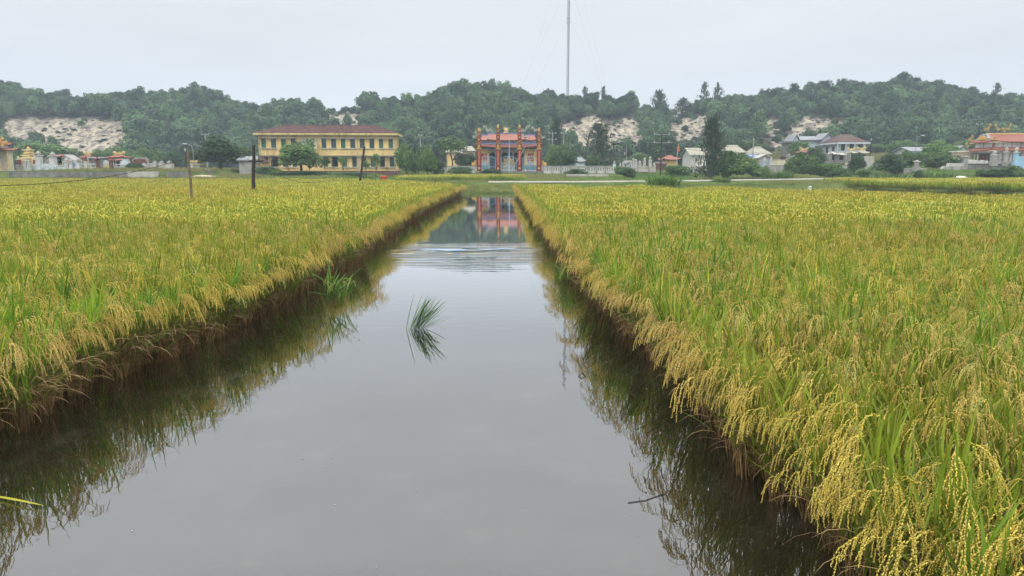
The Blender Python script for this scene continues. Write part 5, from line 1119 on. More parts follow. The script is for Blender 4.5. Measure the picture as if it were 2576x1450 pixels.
def cable(lab, A, B, sag, r_=.02, n_=24, mt='cable', nm='cable'):
    P = []
    for i in range(n_ + 1):
        t_ = i / n_; P.append((B[0] - A[0]) * t_ + 0); P[-1] = ((B[0] - A[0]) * t_, (B[1] - A[1]) * t_, (B[2] - A[2]) * t_ - 4 * sag * t_ * (1 - t_))
    o = MB().tube(P, r_, 5).build(nm, M[mt]); o.location = A; return tag(o, lab, 'cable')

# ---------------------------------------------------------------- left: cemetery behind the retaining wall
DW = 105.2
rw = thing('retaining_wall', 'long stained grey wall along the far edge of the left paddy', 'wall', (X(20, DW), DW, Z(451, DW))); LW = X(397, DW) - X(20, DW); H = Z(432.5, DW) - Z(451, DW); xs_ = X(320, DW) - X(20, DW)
for i in range(6): MB().box(xs_ * i / 6, xs_ * (i + 1) / 6 - .03, 0, .5, -.5, H).build('panel', M['concrete_dark'], rw)
tag(MB().box(xs_, LW, -.04, .5, -.5, H + .03).build('panel', M['concrete_pale'], rw), 'pale streaked last stretch of the wall')
low_wall('low_wall', 'broken low dark wall right of the long retaining wall', 416, 478, 432, 449, 104.8, M['concrete_dark'], None, 0, .4)
low_wall('stone_step', 'dark stepped base under the left shrine', -30, 25, 429, 451, 106.0, M['concrete_dark'], M['concrete'], 0, .5, 'step', 2.0)
D = 112.0; r = thing('shrine', 'cream shrine with red tiled double roof at the left edge of the photo', 'shrine', (X(-30, D), D, Z(430, D)))
Zr = lambda py: Z(py, D) - Z(430, D); xw = lambda px: X(px, D) - X(8, D)
MB().box(xw(-60), xw(15), .6, 3.4, -.3, Zr(380)).box(xw(15), xw(36), 1.8, 3.4, -.3, Zr(380)).build('wall', M['cream'], r); MB().box(xw(-60), xw(44), -.2, 3.6, -.6, .02).build('floor', M['concrete'], r)
MB().box(xw(18), xw(30), 1.74, 1.79, Zr(416), Zr(395)).build('window', M['white'], r)
for px in (14, 37, 42): MB().lathe(xw(px), .1 if px < 40 else 1.6, [(.2, 0), (.16, .25), (.14, .3), (.17, 1.2), (.14, 2), (.15, Zr(379))], 8).build('carved_column', M['gold_pale'], r, smooth=True)
MB().box(xw(-60), xw(13), .1, .25, .05, Zr(414)).build('parapet', M['red'], r)
MB().roof(xw(-14), 1.7, Zr(377), xw(48) - xw(-14), 2.3, xw(30) - xw(-14), 1.3, Zr(370) - Zr(377), .45, 10, .14).build('lower_roof', M['roof_orange'], r)
MB().box(xw(-60), xw(32), .5, 2.9, Zr(371), Zr(363)).build('upper_wall', M['white'], r)
MB().roof(xw(-14), 1.7, Zr(363), xw(38) - xw(-14), 1.9, xw(20) - xw(-14), .2, Zr(345) - Zr(363), .3, 10, .14).build('upper_roof', M['roof_orange'], r)
MB().prism([(xw(12), Zr(364)), (xw(19), Zr(346)), (xw(34), Zr(364))], -.3, -.1).build('gable', M['white'], r)
for px, pz, sd_ in ((18, 346, 31), (-4, 347, 32), (40, 363, 33), (48, 372, 34)): dragon((xw(px), .4, Zr(pz)), 1.0, .95, 1 if px > 10 else -1, sd_).build('ornament', M['gold'], r)

Dt = 116.0
arch_screen('tomb_arch', 'yellow arched tomb screen right of the left shrine', 45, 96, 394, 418, 121, M['yellow'], M['yellow_pale'])
for px, lab in ((50, 'small red corner post left of the yellow tomb arch'), (91, 'small red corner post right of the yellow tomb arch')): pillar('tomb_post', lab, px, 393, 418, 120.4, .55, M['red'], 'urn', M['cream'])
r = pillar('pagoda_finial', 'stepped cream pagoda spire rising over the yellow tomb arch', 77, 377, 418, 124, 1.2, M['yellow'], None, M['cream'])
for i, (z_, q) in enumerate(((1.6, .9), (2.0, .7), (2.35, .5))): MB().roof(0, 0, z_ + .1, q, q, q * .6, q * .6, .2, .1, 4, .1).box(-q * .55, q * .55, -q * .55, q * .55, z_ + .28, z_ + .5).build('tier', M['gold_pale'], r)
MB().lathe(0, 0, [(.2, 2.8), (.28, 2.95), (.05, 3.3)], 8).build('finial', M['gold'], r)
for px, top, bas, w_, lab in ((101, 380, 414, .95, 'tall white pillar with urn finial left of the marble screen'), (136, 382, 416, 1.0, 'tall white pillar with urn finial right of the marble screen'), (66, 396, 428, .55, 'short white pillar with ball left of the marble screen'), (74, 403, 426, .5, 'stubby white post beside the short ball pillar'), (170, 396, 428, .75, 'white gate pillar at the left of its pair'), (180, 400, 428, .6, 'white gate pillar at the right of its pair'), (199, 398, 421, .7, 'small white pillar with ball left of the brown posts'), (218, 401, 424, .5, 'slim grey post before the open dark tomb')):
    pillar('cemetery_pillar', lab, px, top, bas, Dt if w_ < .9 else 117.5, w_, M['white'], 'ball' if w_ < .6 else 'urn', M['concrete_pale'], 'white cemetery pillars')
arch_screen('marble_screen', 'low carved grey marble screen in front of the tall white pillars', 91, 141, 412, 431, 113, M['marble'], M['blue_white'], 'scroll', M['marble'])
open_rail('railing', 'dark railed wall behind the short ball pillar', 43, 66, 415, 428, 117, M['white'], 5)
open_rail('railing', 'white railing between the short pillars and the marble screen', 76, 92, 414, 428, 117, M['white'], 5)
low_wall('low_wall', 'bluish white wall right of the marble screen', 141, 168, 417, 428, 117, M['blue_white'], M['white'])
open_rail('railing', 'white rail fence left of the brown tomb posts', 204, 243, 412, 424, 116, M['white'], 3)
open_rail('railing', 'white rail fence right of the brown tomb posts', 284, 316, 413, 425, 116, M['white'], 3)
tomb_house('tomb_house', 'tomb with orange roof and grey gabled wings behind the white pillars', 136, 162, 388, 394, 413, 125, M['cream'], M['roof_orange'], False)
for px0, px1, lab in ((112, 136, 'grey gabled tomb wing left of the orange roofed tomb'), (160, 186, 'grey sloping tomb wing right of the orange roofed tomb')): house('tomb_wing', lab, 'tomb', px0, px1, 402, 124, M['concrete'], M['concrete'], 'gable_front', 389, 2.5, .15, 416, gx=.5 if px0 < 130 else -.6)
arch_screen('tomb_screen', 'blue and white carved tomb screen below the sloping grey wing', 184, 196, 402, 426, 118, M['marble'], M['blue_white'], 'scroll', M['blue'])
tomb_house('tomb_house', 'small gilded tomb with orange roof in the middle of the left cemetery', 204, 224, 389, 397, 418, 122, M['cream'], M['roof_orange'])
house('tomb_vault', 'open dark tomb vault with white flat roof', 'tomb', 226, 262, 398, 119.5, M['concrete_dark'], M['white'], 'flat', 395.5, 2.4, .25, 420)
for px, top, lab in ((247, 391, 'tall brown tomb post with red finial beside the marble slab'), (281, 395, 'brown tomb post with red finial right of the marble slab'), (218, 394, 'short post with red ball before the dark vault')): pillar('tomb_post', lab, px, top, 426, 114.6, .55 if px != 218 else .4, M['brick'] if px != 218 else M['white'], 'roof' if px != 218 else 'ball', M['red'] if px != 247 else M['roof_red'])
arch_screen('marble_slab', 'upright grey marble slab with gold disc between the brown posts', 260, 279, 403, 428, 115.2, M['marble'], M['blue_white'], 'chamfer', M['gold_pale'])
tomb_house('tomb_house', 'large white tomb with double red roof and gilded ridge', 272, 314, 389, 396, 420, 121, M['white'], M['roof_orange'])
tomb_house('tomb_house', 'low red roofed porch before the large white tomb', 284, 306, 399, 404, 420, 118.5, M['white'], M['roof_orange'], False)
arch_screen('marble_wing', 'carved marble wing wall right of the large white tomb', 303, 328, 400, 426, 116.5, M['marble'], M['blue_white'], 'scroll', M['marble'])
arch_screen('tomb_arch', 'grey round shouldered tomb arch with dark opening', 334, 375, 396, 427, 118, M['concrete'], M['brick'], 'chamfer')
for px, lab in ((340, 'red capped post left of the grey tomb arch'), (364, 'red capped post right of the grey tomb arch')): pillar('tomb_post', lab, px, 401, 424, 116.2, .5, M['white'], 'ball', M['red'])
low_wall('enclosure_wall', 'grey panelled grave enclosure right of the grey tomb arch', 372, 412, 411, 430, 115, M['concrete'], M['concrete_pale'], 4)
low_wall('enclosure_wall', 'sloping pale end block of the grave enclosure', 410, 433, 412, 437, 110, M['concrete_pale'], None, 0, .8)
for px, lab in ((391, 'rounded knob post on the left of the grave enclosure'), (408, 'rounded knob post on the middle of the grave enclosure'), (427, 'rounded knob post on the right of the grave enclosure')): pillar('enclosure_post', lab, px, 405, 414, 114.8, .5, M['concrete_pale'], 'ball', None, 'knob posts of the grave enclosure')
house('kiosk', 'tiny white kiosk with yellow roof edge beside the street lamp', 'kiosk', 478, 497, 408, 119, M['white'], M['yellow'], 'flat', 404, 2, .25, 430); house('kiosk_porch', 'small yellow edged porch roof right of the tiny kiosk', 'porch', 486, 503, 414.5, 117, M['concrete'], M['yellow'], 'flat', 412.5, 1.5, .15, 430)
low_wall('low_wall', 'dark low garden wall under the big dark tree', 479, 530, 427, 437, 108.5, M['concrete_dark'], M['concrete'])
o = MB().ball((0, 0, 0), 2.6, 1.2, .5, 10).build('sand_heap', M['sandpile'], smooth=True); o.location = (X(505, 106), 106, gz(X(505, 106), 106)); tag(o, 'heap of pale sand at the field edge below the low garden wall', 'sand heap')
house('shed', 'windowless grey shed with sheet roof left of the school', 'shed', 602, 632, 402, 119, M['concrete'], M['roof_grey'], 'gable_side', 392, 4, .3)
house('outbuilding', 'yellow gabled outbuilding between the grey shed and the school', 'outbuilding', 631, 652, 407, 124, M['yellow'], M['roof_dark'], 'gable_front', 394, 5, .2, None, gx=-.3)
lamp('curved grey street lamp at the edge of the left cemetery', 489, 362, 405, 118, -1)
utility('dark wooden power pole just behind the street lamp', 469, 378, 112, 0, 1, 'wood_dark')
PA = utility('power pole with white insulators behind the big dark tree', 522, 334, 150, 2, .8)

# ---------------------------------------------------------------- poles and cables over the left paddy
def rough_pole(lab, pt, pb, D, r_, m_, arm=False):
    A, B = Pd(*pb, D), Pd(*pt, D); r = thing('pole', lab, 'pole', (A[0], D, 0)); d_ = [(B[i] - A[i]) for i in (0, 2)]; n_ = 6; P = []
    for i in range(n_ + 1):
        t_ = i / n_; P.append((d_[0] * t_ + rnd.uniform(-.3, .3) * r_, rnd.uniform(-.3, .3) * r_, A[2] + d_[1] * t_))
    P[0] = (P[0][0], 0, -.3); MB().tube(P, [r_ * (1.1 - .25 * i / n_) for i in range(n_ + 1)], 8).build('post', m_, r)
    if arm: z_ = Z(406, D); MB().box(-.15, .75, -.1, -.02, z_ - .05, z_ + .05).build('bracket', M['wood_dark'], r); MB().lathe(-.22, -.06, [(.05, z_ + .05), (.08, z_ + .15), (.05, z_ + .3)], 6).build('insulator', M['white'], r); MB().lathe(.36, -.06, [(.05, z_ + .05), (.08, z_ + .15), (.05, z_ + .3)], 6).build('insulator', M['white'], r)
rough_pole('thin pale pole standing in the left paddy', (472, 375), (482, 493), 33, .06, M['wood_pale']); rough_pole('thick dark pole with a bracket standing in the left paddy', (638.5, 365), (637, 476), 45, .11, M['wood_dark'], True)
rough_pole('dark pole leaning to the right at the back of the left paddy', (917, 369), (905, 456), 80, .13, M['wood_dark'])
a_, b_, c_ = Pd(473, 397, 33), Pd(638, 406, 45), Pd(914, 395, 80)
cable('black cable drooping in from the left to the thin pale pole', Pd(-120, 468, 21), a_, .35, .012); cable('cable slung between the thin pale pole and the thick dark pole', a_, b_, .12, .014)
e_ = Pd(800, 458, 62); cable('slack cable sagging into the paddy from the thick dark pole', b_, e_, .5, .016); cable('slack cable rising out of the paddy to the leaning pole', e_, c_, .6, .016)
for px, lab in ((901, 'pale thin post at the left of the pair by the school'), (905, 'pale thin post at the right of the pair by the school')):
    x = X(px, 124); o = MB().tube([(0, 0, -.3), (.02, 0, Z(385, 124) - gz(x, 124))], .05, 6).build('thin_post', M['concrete_pale']); o.location = (x, 124, gz(x, 124)); tag(o, lab, 'post')
Dr = 88; r = thing('plastic_tub', 'orange red plastic tub standing at the back of the left paddy', 'tub', (X(965.5, Dr), Dr, Z(455, Dr))); w_ = X(973, Dr) - X(965.5, Dr); h = Z(443, Dr) - Z(455, Dr)
MB().poly([(sx * w_ * q, sy * w_ * .8 * q, z_) for z_, q in ((0, .75), (h * .78, 1)) for sx, sy in ((-1, -1), (1, -1), (1, 1), (-1, 1))], [(3, 2, 1, 0), (4, 5, 6, 7), (0, 1, 5, 4), (1, 2, 6, 5), (2, 3, 7, 6), (3, 0, 4, 7)]).build('body', M['plastic_red'], r)
MB().bev(-w_ * 1.15, w_ * 1.15, -w_ * .95, w_ * .95, h * .78, h, .04).build('lid', M['plastic_red'], r)
for sx in (-.5, .5): MB().box(sx * w_ - .05, sx * w_ + .05, -.05, .05, -.6, .01).build('leg', M['wood_dark'], r)

# ---------------------------------------------------------------- around and right of the gate
house('village_house', 'low house with pale cream roof left of the gate', 'house', 1162, 1192, 380, 168, M['cream'], M['roof_cream'], 'hip', 367, 6, .4); house('village_house', 'ochre fronted house behind the open crowned tree', 'house', 1124, 1160, 384, 166, M['yellow'], M['roof_cream'], 'gable_side', 374, 6, .4); house('village_house', 'dark roofed house low behind the left white wall', 'house', 1146, 1185, 402, 156, M['cream'], M['roof_dark'], 'gable_side', 384, 6, .4)
PB = utility('power pole with white insulators above the trees left of the gate', 1059, 337, 160, 1, .4)
utility('twin armed power pole right of the gate at its left post', 1389, 331, 165, 2, .9); utility('power pole at the right post of the twin armed frame', 1417, 331, 165, 1, .6); PC = utility('tall dark power pole with wide cross arms before the sand slip', 1662, 332, 128, 2, 1.5, 'wood_dark')
house('pavilion', 'small pavilion with red and grey hipped roof behind the white wall', 'pavilion', 1449, 1471, 407, 156, M['blue_white'], M['roof_grey'], 'swept', 395, 4, .35, None, .35)
lamp('slim street lamp with double head before the sand slip', 1575, 356, 418, 150, -1)
for px, top, lab in ((1593, 399, 'grey tomb pillar at the far left of the right hand cemetery'), (1609, 405, 'short grey tomb pillar second from left by the bush'), (1599, 401, 'grey stone pillar left of the black tomb canopy'), (1621, 397, 'tall stone pillar right of the black tomb canopy'), (1635, 394, 'tallest stone pillar with ball right of the black canopy'), (1645, 410, 'short stone pillar at the right end of the tomb rail'), (1560, 410, 'small white pillar left of the gabled tomb screen')):
    pillar('tomb_pillar', lab, px, top, 427, 138 + (px % 3), .62 if px != 1560 else .4, M['concrete_pale'], 'ball', None, 'stone pillars of the grey tomb')
arch_screen('tomb_screen', 'pale gabled tomb screen with reddish centre behind the bush', 1566, 1592, 404, 424, 142, M['concrete_pale'], M['marble'], 'chamfer', M['roof_red']); house('tomb_canopy', 'black roofed tomb canopy between the stone pillars', 'tomb', 1602, 1620, 410, 144, M['concrete_dark'], M['dark'], 'swept', 403, 3, .2, 427, .6); open_rail('railing', 'pale stone rail joining the tomb pillars', 1596, 1647, 419, 427, 138, M['concrete_pale'], 8)
house('pavilion', 'open pavilion with bright orange red swept roof', 'pavilion', 1674, 1704, 402, 158, M['yellow'], M['roof_orange'], 'swept', 390, 5, .7, None, .18); house('lean_to', 'dark low lean to roof left of the orange red pavilion', 'shed', 1652, 1676, 412, 154, M['brick'], M['roof_dark'], 'gable_side', 407, 3, .2)
r = thing('flag', 'orange red flag hanging from a slanting white pole', 'flag', Pd(1700, 413, 150)); t_ = Vector(Pd(1706.5, 362, 150)) - Vector(Pd(1700, 413, 150)); MB().tube([(0, 0, -1), tuple(t_)], .05, 6).build('pole', M['white'], r)
fg = MB(); q0 = t_ * .77
for i in range(5): z0_, z1_ = -1.0 * i / 4, 0; 
fg.poly([(q0.x + .04 + .32 * (j / 4), .08 * math.sin(j * 1.6 + i), q0.z + .55 - 1.15 * i / 6 - .1 * j / 4) for i in range(7) for j in range(5)], [(i * 5 + j, i * 5 + j + 1, i * 5 + j + 6, i * 5 + j + 5) for i in range(6) for j in range(4)]).build('cloth', M['flag'], r)
house('village_house', 'white house with steep cream gable roof left of the tall casuarina', 'house', 1737, 1778, 390, 142, M['white'], M['roof_cream'], 'gable_side', 371, 7, .4, None, windows=((1748, 1753, 397, 408, M['dark']), (1760, 1764, 398, 407, M['dark']))); low_wall('awning', 'pale awning slab on the white gabled house', 1752, 1776, 406.5, 408.5, 140.6, M['tarp'], None, 0, 1.0, 'awning')
house('village_house', 'house with faded brown cream roof above the bright bush', 'house', 1826, 1872, 384, 160, M['cream'], M['roof_cream'], 'hip', 364, 7, .4); house('village_house', 'house with tall pale cream hipped roof right of the bright bush', 'house', 1896, 1934, 388, 155, M['blue_white'], M['roof_cream'], 'hip', 368, 7, .5, None, .3)
house('lean_to', 'small blue sheet lean to before the cream hipped roof', 'shed', 1887, 1905, 394, 150, M['concrete'], M['blue'], 'gable_side', 389, 3, .2); house('fronted_tomb', 'grey tomb front with pale blue posts', 'tomb', 1908, 1938, 396, 146, M['concrete'], M['concrete_pale'], 'gable_front', 388, 3, .3); utility('thin street pole with white lamp before the cream roofs', 1892, 351, 148, 0)
for px, lab in ((1922, 'pale blue tomb post at the left'), (1938, 'pale blue tomb post at the right')): pillar('tomb_post', lab + ' of the grey tomb front', px, 397, 416, 143, .5, M['blue_pale'], 'ball', M['white'])
low_wall('tomb_wall', 'blue white tomb wall right of the pale blue posts', 1938, 1954, 403, 416, 144, M['blue_white'], M['white']); low_wall('concrete_wall', 'long bare concrete wall before the right hand tombs', 1922, 1976, 415, 430, 132, M['concrete'], M['concrete_pale'])
low_wall('tomb_block', 'cream slab tomb like a loaf on the concrete wall', 1949, 1983, 402, 415, 137, M['cream'], M['concrete_pale'], 0, .25, 'tomb', 2.2)
for px, top, bas, Dq, m_, lab in ((1968, 392, 403, 148, M['roof_red'], 'small red stepped tomb behind the cream slab'), (1982, 388, 404, 150, M['concrete'], 'grey urn tomb left of the orange roofed tomb'), (1996, 392, 405, 148, M['concrete_pale'], 'grey ball topped tomb beside the domed bush')): pillar('tomb_post', lab, px, top, bas, Dq, 1.0, m_, 'ball')
house('hall', 'grey blue hall with long pale ribbed roof on the hill foot', 'hall', 2010, 2076, 352, 178, M['blue_white'], M['roof_grey'], 'gable_side', 341, 9, .6); house('hall_gable', 'pale gabled end bay rising over the grey hall', 'hall', 2064, 2090, 350, 176, M['blue_white'], M['roof_grey'], 'gable_front', 334, 5, .5); house('hall_gable', 'left gabled bay of the grey hall', 'hall', 1992, 2004, 354, 176, M['blue_white'], M['roof_grey'], 'gable_front', 338, 5, .4)
r = house('porch', 'dark flat porch roof on thin posts left of the grey hall', 'porch', 1978, 2000, 359, 172, M['concrete_dark'], M['roof_grey'], 'flat', 355, 4, .6)
r = house('village_house', 'blue white house with dark brown hipped roof and pillared veranda', 'house', 2107, 2173, 358.5, 168, M['blue_white'], M['roof_dark'], 'hip', 336.5, 9.3, .8, None, .3, windows=((2111, 2121, 362, 380, M['dark']), (2132, 2144, 362, 380, M['dark']), (2153, 2166, 362, 380, M['dark'])))
zz_ = Z(360, 168) - r.location[2]; hl = X(2107, 168) - r.location[0]; hr = X(2173, 168) - r.location[0]
MB().box(hl - .7, hr + .7, -.85, -.55, zz_ - .25, zz_ + .1).box(hl - .85, hl - .55, -.5, 9.8, zz_ - .25, zz_ + .1).build('eave_band', M['blue_white'], r)
for y0, y1, t0, t1 in ((5.8, 7.0, .25, 1.9), (2.4, 3.6, .9, 2.2)): MB().box(hl - .06, hl - .003, y0, y1, zz_ - 2.4 + .1, zz_ - .7).build('window', M['dark'], r)
for px in (2104, 2126, 2148, 2172): MB().lathe(X(px, 167) - r.location[0], -.7, [(.16, -.5), (.13, .1), (.12, zz_ - .25)], 8).build('veranda_post', M['white'], r)
arch_screen('tomb_arch', 'dark grey tomb arch below the blue white house', 2057, 2085, 384, 407, 150, M['concrete'], M['concrete_dark'], 'arch', M['concrete_pale'])
for px0, px1, top, bas, lab in ((2088, 2104, 380, 404, 'grey carved tomb right of the dark arch'), (2106, 2128, 384, 404, 'broad grey tomb with pale cap below the house windows'), (2136, 2154, 378, 402, 'cream and gold tomb under the right end of the house'), (2156, 2184, 376, 404, 'white tiled tomb with orange ridge right of the house')): tomb_house('tomb', lab, px0, px1, top, (top + bas) / 2 - 4, bas, 151, M['concrete'] if px0 < 2130 else M['concrete_pale'], M['concrete_pale'] if px0 < 2130 else M['roof_cream'], px0 > 2130)
tomb_house('tomb', 'orange roofed tomb just left of the domed bush', 2008, 2044, 377, 384, 404, 152, M['concrete'], M['roof_orange']); low_wall('tomb_block', 'long cream slab tomb above the weeds', 2137, 2171, 409, 416, 136, M['cream'], M['concrete_pale'], 0, .25, 'tomb', 2); low_wall('concrete_wall', 'low pale wall under the long cream slab tomb', 2120, 2180, 416, 424, 133, M['concrete_pale'], M['concrete'])
low_wall('tomb_wall', 'cream stepped tomb wall at the left of the olive bush', 2172, 2196, 394, 414, 146, M['concrete_pale'], M['cream']); PD = utility('dark pole at the right corner of the blue white house', 2186, 352, 158, 0, 1, 'wood_dark')
house('village_house', 'grey roofed house half hidden right of the street lamp', 'house', 2288, 2342, 380, 160, M['white'], M['roof_grey'], 'gable_side', 369, 7, .5); house('village_house', 'small gabled house with pale trim behind the flat topped tree', 'house', 2404, 2428, 376, 160, M['blue_white'], M['roof_grey'], 'gable_front', 366, 6, .4)
lamp('curved street lamp before the grey roofed house', 2299, 341, 385, 152, 1); PE = utility('power pole with three insulators left of the orange shrine', 2452, 308, 160, 1, .7, 'wood_dark')
r = thing('lantern_stone', 'small grey lantern shaped tomb in front of the dark thicket', 'tomb', Pd(2305, 424, 118)); MB().box(-.45, .45, -.45, .45, -.5, .2).box(-.28, .28, -.28, .28, .2, .75).build('base', M['concrete'], r); MB().box(-.3, .3, -.3, .3, .75, 1.05).build('lamp_box', M['concrete_pale'], r); MB().roof(0, 0, 1.05, .48, .48, .06, .06, .3, .06, 4, .05).build('cap', M['concrete'], r); low_wall('low_wall', 'flat grave kerb under the lantern stone', 2275, 2330, 424, 428, 118.5, M['concrete'], M['concrete_pale'])

# ---------------------------------------------------------------- right: orange roofed shrine on its platform
D = 128.0; r = thing('shrine', 'large shrine with orange tiled double roof and gilded ridge at the right edge', 'shrine', (X(2510, D), D, Z(408, D))); Zr = lambda py: Z(py, D) - Z(408, D); xw = lambda px: X(px, D) - X(2510, D); C7 = lambda cx: xw(2138.4 + cx * .1735); Y7 = lambda cy: Zr(251.6 + cy * .1735)
MB().box(C7(1700), C7(2750), -.3, 9, -.05, .05).build('floor', M['concrete_pale'], r)
fx = C7(2040); bd = 5.6                       # front left corner and depth of the receding left face
MB().box(fx + 1.2, C7(2750), 1.4, bd, .05, Y7(735)).build('wall', M['concrete'], r)
for x_, y_ in ((fx, 0), (fx, bd), (C7(2150), 0), (C7(2300), 0), (C7(2470), 0), (C7(2660), 0)): MB().box(x_ - .2, x_ + .2, y_ - .2, y_ + .2, .05, Y7(735)).build('column', M['concrete'], r)
MB().box(fx + 1.1, fx + 1.19, 1.5, bd - .2, .05, Y7(775)).build('door', M['wood_dark'], r)
for q in range(4): MB().box(fx + 1.04, fx + 1.1, 1.65 + q * .95, 2.4 + q * .95, .3, Y7(790)).build('door_panel', M['brick'], r)
MB().box(fx - .1, fx + .1, .2, bd - .2, Y7(762), Y7(745)).build('beam', M['white'], r); MB().box(fx + .2, C7(2700), -.1, .1, Y7(762), Y7(745)).build('beam', M['white'], r)
rc = C7(2390)
MB().roof(rc, bd / 2, Y7(730), rc - fx + .75, bd / 2 + .75, rc - fx - .1, bd / 2 - .1, Y7(690) - Y7(730), .3, 12, .2).build('lower_roof', M['roof_orange'], r)
MB().box(fx - .6, C7(2740), -.66, -.5, Y7(742), Y7(730)).build('fascia', M['cream'], r); MB().box(fx - .66, fx - .5, -.6, bd + .6, Y7(742), Y7(730)).build('fascia', M['cream'], r)
MB().box(fx + .15, C7(2740) - .3, .15, bd - .15, Y7(692), Y7(608)).build('upper_wall', M['roof_salmon'], r)
for a_, b_ in ((2070, 2185), (2195, 2310), (2320, 2435), (2450, 2560)): MB().box(C7(a_), C7(b_), .08, .147, Y7(685), Y7(622)).build('panel', M['white'], r)
for y0, y1 in ((.5, 2.65), (2.95, 5.1)): MB().box(fx + .08, fx + .147, y0, y1, Y7(685), Y7(622)).build('panel', M['white'], r)
MB().roof(rc, bd / 2, Y7(606), rc - fx + .55, bd / 2 + .55, rc - C7(2075), .18, Y7(485) - Y7(606), .38, 12, .18).build('upper_roof', M['roof_orange'], r)
MB().box(fx - .4, C7(2740), -.46, -.3, Y7(620), Y7(607)).build('fascia', M['cream'], r); MB().box(fx - .46, fx - .3, -.4, bd + .4, Y7(620), Y7(607)).build('fascia', M['cream'], r)
zc0, zc1 = Y7(592), Y7(482); yc = bd / 2
MB().prismx([(yc - 2.4, zc0), (yc - 1.9, zc0 + (zc1 - zc0) * .3), (yc - 1.2, zc0 + (zc1 - zc0) * .55), (yc - .9, zc0 + (zc1 - zc0) * .88), (yc, zc1), (yc + .9, zc0 + (zc1 - zc0) * .88), (yc + 1.2, zc0 + (zc1 - zc0) * .55), (yc + 1.9, zc0 + (zc1 - zc0) * .3), (yc + 2.4, zc0)], fx - .25, fx + .4).build('pediment', M['concrete'], r)
MB().ball((fx - .27, yc, Y7(548)), .1, 1.2, Y7(515) - Y7(548)).build('pediment_relief', M['gold'], r)
MB().box(C7(2075), C7(2700), bd / 2 - .2, bd / 2 + .2, Y7(490), Y7(470)).build('ridge', M['gold_pale'], r)
for x_, y_, cz, q, sd_ in ((C7(2080), yc, 472, 1.2, 41), (C7(2230), yc, 470, 1.1, 42), (C7(2380), yc, 470, 1.2, 43), (C7(2330), yc, 470, .6, 44), (fx - .4, bd + .3, 590, .8, 45), (fx - .6, bd + .5, 690, .7, 46), (fx - .5, -.5, 600, .6, 47)): dragon((x_, y_, Y7(cz)), .85 * q, 1.4 * q, 1 if sd_ % 2 else -1, sd_).build('ornament', M['gold_dark'], r)
pf = thing('platform', 'dark stained platform wall under the orange roofed shrine', 'platform', (X(2450, 122), 122, Z(434, 122))); xq = lambda cx: X(2138.4 + cx * .1735, 122) - X(2450, 122); hq = Z(411, 122) - Z(434, 122)
MB().box(xq(1650), xq(2800), 0, 7, -1, hq - .1).build('wall', M['concrete_dark'], pf); MB().box(xq(1640), xq(2800), -.15, 7, hq - .1, hq + .05).build('edge_slab', M['concrete_pale'], pf)
for q in range(6): MB().bev(xq(1670 + q * 55), xq(1670 + q * 55) + .55, .1, .4, hq + .05, hq + .05 + rnd.uniform(.35, .6), .04).build('carved_stone', M['white'], pf)
st = thing('stair_wall', 'grey stepped side wall left of the shrine platform', 'wall', (X(2400, 119), 119, Z(431, 119))); xq = lambda px: X(px, 119) - X(2400, 119)
zq = lambda py: Z(py, 119) - Z(431, 119)
MB().prism([(xq(2369), -.6), (xq(2372), zq(424)), (xq(2378), zq(419)), (xq(2424), zq(419)), (xq(2424), -.6)], 0, 1.0).build('lower_tier', M['concrete'], st); MB().prism([(xq(2386), zq(419)), (xq(2389), zq(411)), (xq(2424), zq(411)), (xq(2424), zq(419))], .1, .9).build('upper_tier', M['concrete_pale'], st)
for px, top, bas, w_, m_, lab in ((2424, 394, 434, .9, M['concrete'], 'grey square pillar at the head of the stepped wall'), (2498, 381, 410, .85, M['concrete'], 'grey pillar with round finial left on the shrine platform'), (2527, 371, 410, .66, M['concrete'], 'taller grey pillar with round finial in the middle of the platform'), (2552, 371, 413, .72, M['blue_pale'], 'bright blue pillar with round finial at the right edge')): pillar('platform_pillar', lab, px, top, bas, 120.5, w_, m_, 'ball' if px > 2430 else None, M['concrete_pale'], 'pillars before the orange roofed shrine')
low_wall('blue_wall', 'bright blue wall at the far right edge of the photo', 2556, 2640, 394, 413, 121, M['blue_pale'], M['blue_white']); house('awning', 'white awning beside the shrine left corner', 'awning', 2408, 2438, 382.5, 134, M['cream'], M['tarp'], 'flat', 380.5, 3, .5, 410); low_wall('tomb_block', 'orange and white tomb pieces left of the shrine', 2400, 2424, 390, 408, 131, M['concrete_pale'], M['roof_salmon'])
o = MB().box(-2.8, 2.8, -.5, .5, -.05, .12).ball((-.5, 0, .1), 1.8, .6, .22, 8).ball((1.5, 0, .1), 1.2, .5, .3, 8).build('plastic_sheet', M['tarp']); x = X(2392, 110); o.location = (x, 110, gz(x, 110) + .35); tag(o, 'crumpled pale plastic sheet in the grass below the stepped wall', 'sheet')
o = MB().ball((0, 0, .1), .15, .12, .12, 8).ball((-.22, 0, .06), .11, .1, .08, 8).build('litter', M['tarp']); p_ = Pd(2039, 469, 86); o.location = (p_[0], 86, .0); tag(o, 'small white scrap of litter at the dark pool edge', 'litter')

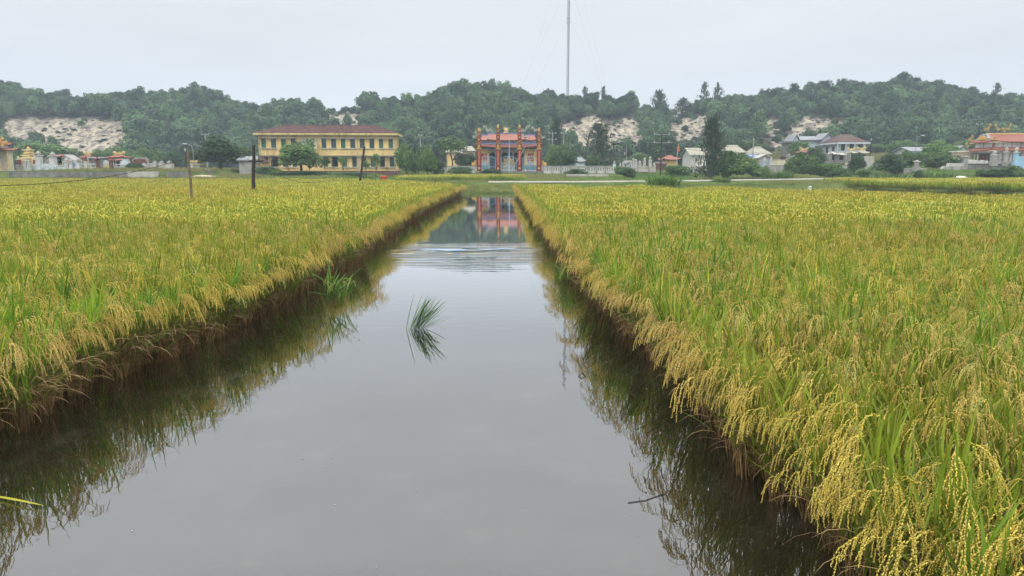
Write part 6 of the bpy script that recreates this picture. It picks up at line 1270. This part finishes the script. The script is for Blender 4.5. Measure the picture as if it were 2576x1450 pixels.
# ---------------------------------------------------------------- overhead lines, mast
PBs = [PA, PB, (X(1389, 165), 165, Z(338, 165)), PC, PD, PE]
for i, (lab, dz_) in enumerate((('thin power line from the big dark tree to the school poles', 0), ('thin power line from the school to the gate poles', 0), ('thin power line from the gate poles to the tall dark pole', 0), ('thin power line from the tall dark pole to the house pole', 0), ('thin power line from the house pole to the shrine pole', 0))): cable(lab, PBs[i], PBs[i + 1], 1.0, .018, 30, nm='power_line')
for k_2, lab in ((1.4, 'upper'), (2.6, 'lower')): A_, B_ = PC, PD; cable('%s low cable from the tall dark pole towards the blue white house' % lab, (A_[0], A_[1], A_[2] - k_2), (B_[0], B_[1], B_[2] - k_2 * .6), 1.2, .025, 30, nm='power_line')
Dm = 318.0; mxx = X(1425.5, Dm); zb = gz(mxx, Dm) - 1; zt_ = 96.0
r = thing('radio_mast', 'tall slender lattice mast rising over the ridge into the sky', 'mast', (mxx, Dm, zb)); q = .5; H = zt_ - zb; C3 = [(q * math.cos(a_), q * math.sin(a_)) for a_ in (.5, 2.6, 4.7)]
for cx, cy in C3: MB().tube([(cx, cy, 0), (cx, cy, H)], .07, 5).build('leg', M['mast'], r)
lt = MB(); z_ = 0; i = 0
while z_ < H - 1.2:
    for a_ in range(3): p_, p2 = C3[a_], C3[(a_ + 1) % 3]; lt.tube([(p_[0], p_[1], z_), (p2[0], p2[1], z_ + .6)], .022, 4); lt.tube([(p2[0], p2[1], z_ + .6), (p_[0], p_[1], z_ + 1.2)], .022, 4); lt.tube([(p_[0], p_[1], z_), (p2[0], p2[1], z_)], .022, 4)
    z_ += 1.2
tag(lt.build('lattice', M['mast'], r), kind='stuff')
MB().tube([(.2, -.6, 8), (.2, -.6, H)], .05, 4).build('feeder_cable', M['mast'], r)
for z_ in (Z(58, Dm) - zb,): MB().lathe(0, 0, [(.95, z_ - 1.1), (1.0, z_ - .6), (.95, z_ + .9)], 8).build('collar', M['mast'], r) if False else MB().tube([(1.0 * math.cos(a_ * .628), 1.0 * math.sin(a_ * .628), z_) for a_ in range(11)], .05, 4).tube([(1.0 * math.cos(a_ * .628), 1.0 * math.sin(a_ * .628), z_ + 1.6) for a_ in range(11)], .05, 4).build('collar', M['mast'], r)
for gxp, gy, hh in ((-24, 6, .98), (-27, 12, .78), (-20, -8, .6), (22, 8, .98), (18, -10, .8), (24, 12, .6)): MB().tube([(0, 0, H * hh), (gxp, gy, 2)], .01, 4).build('guy_wire', M['mast'], r)
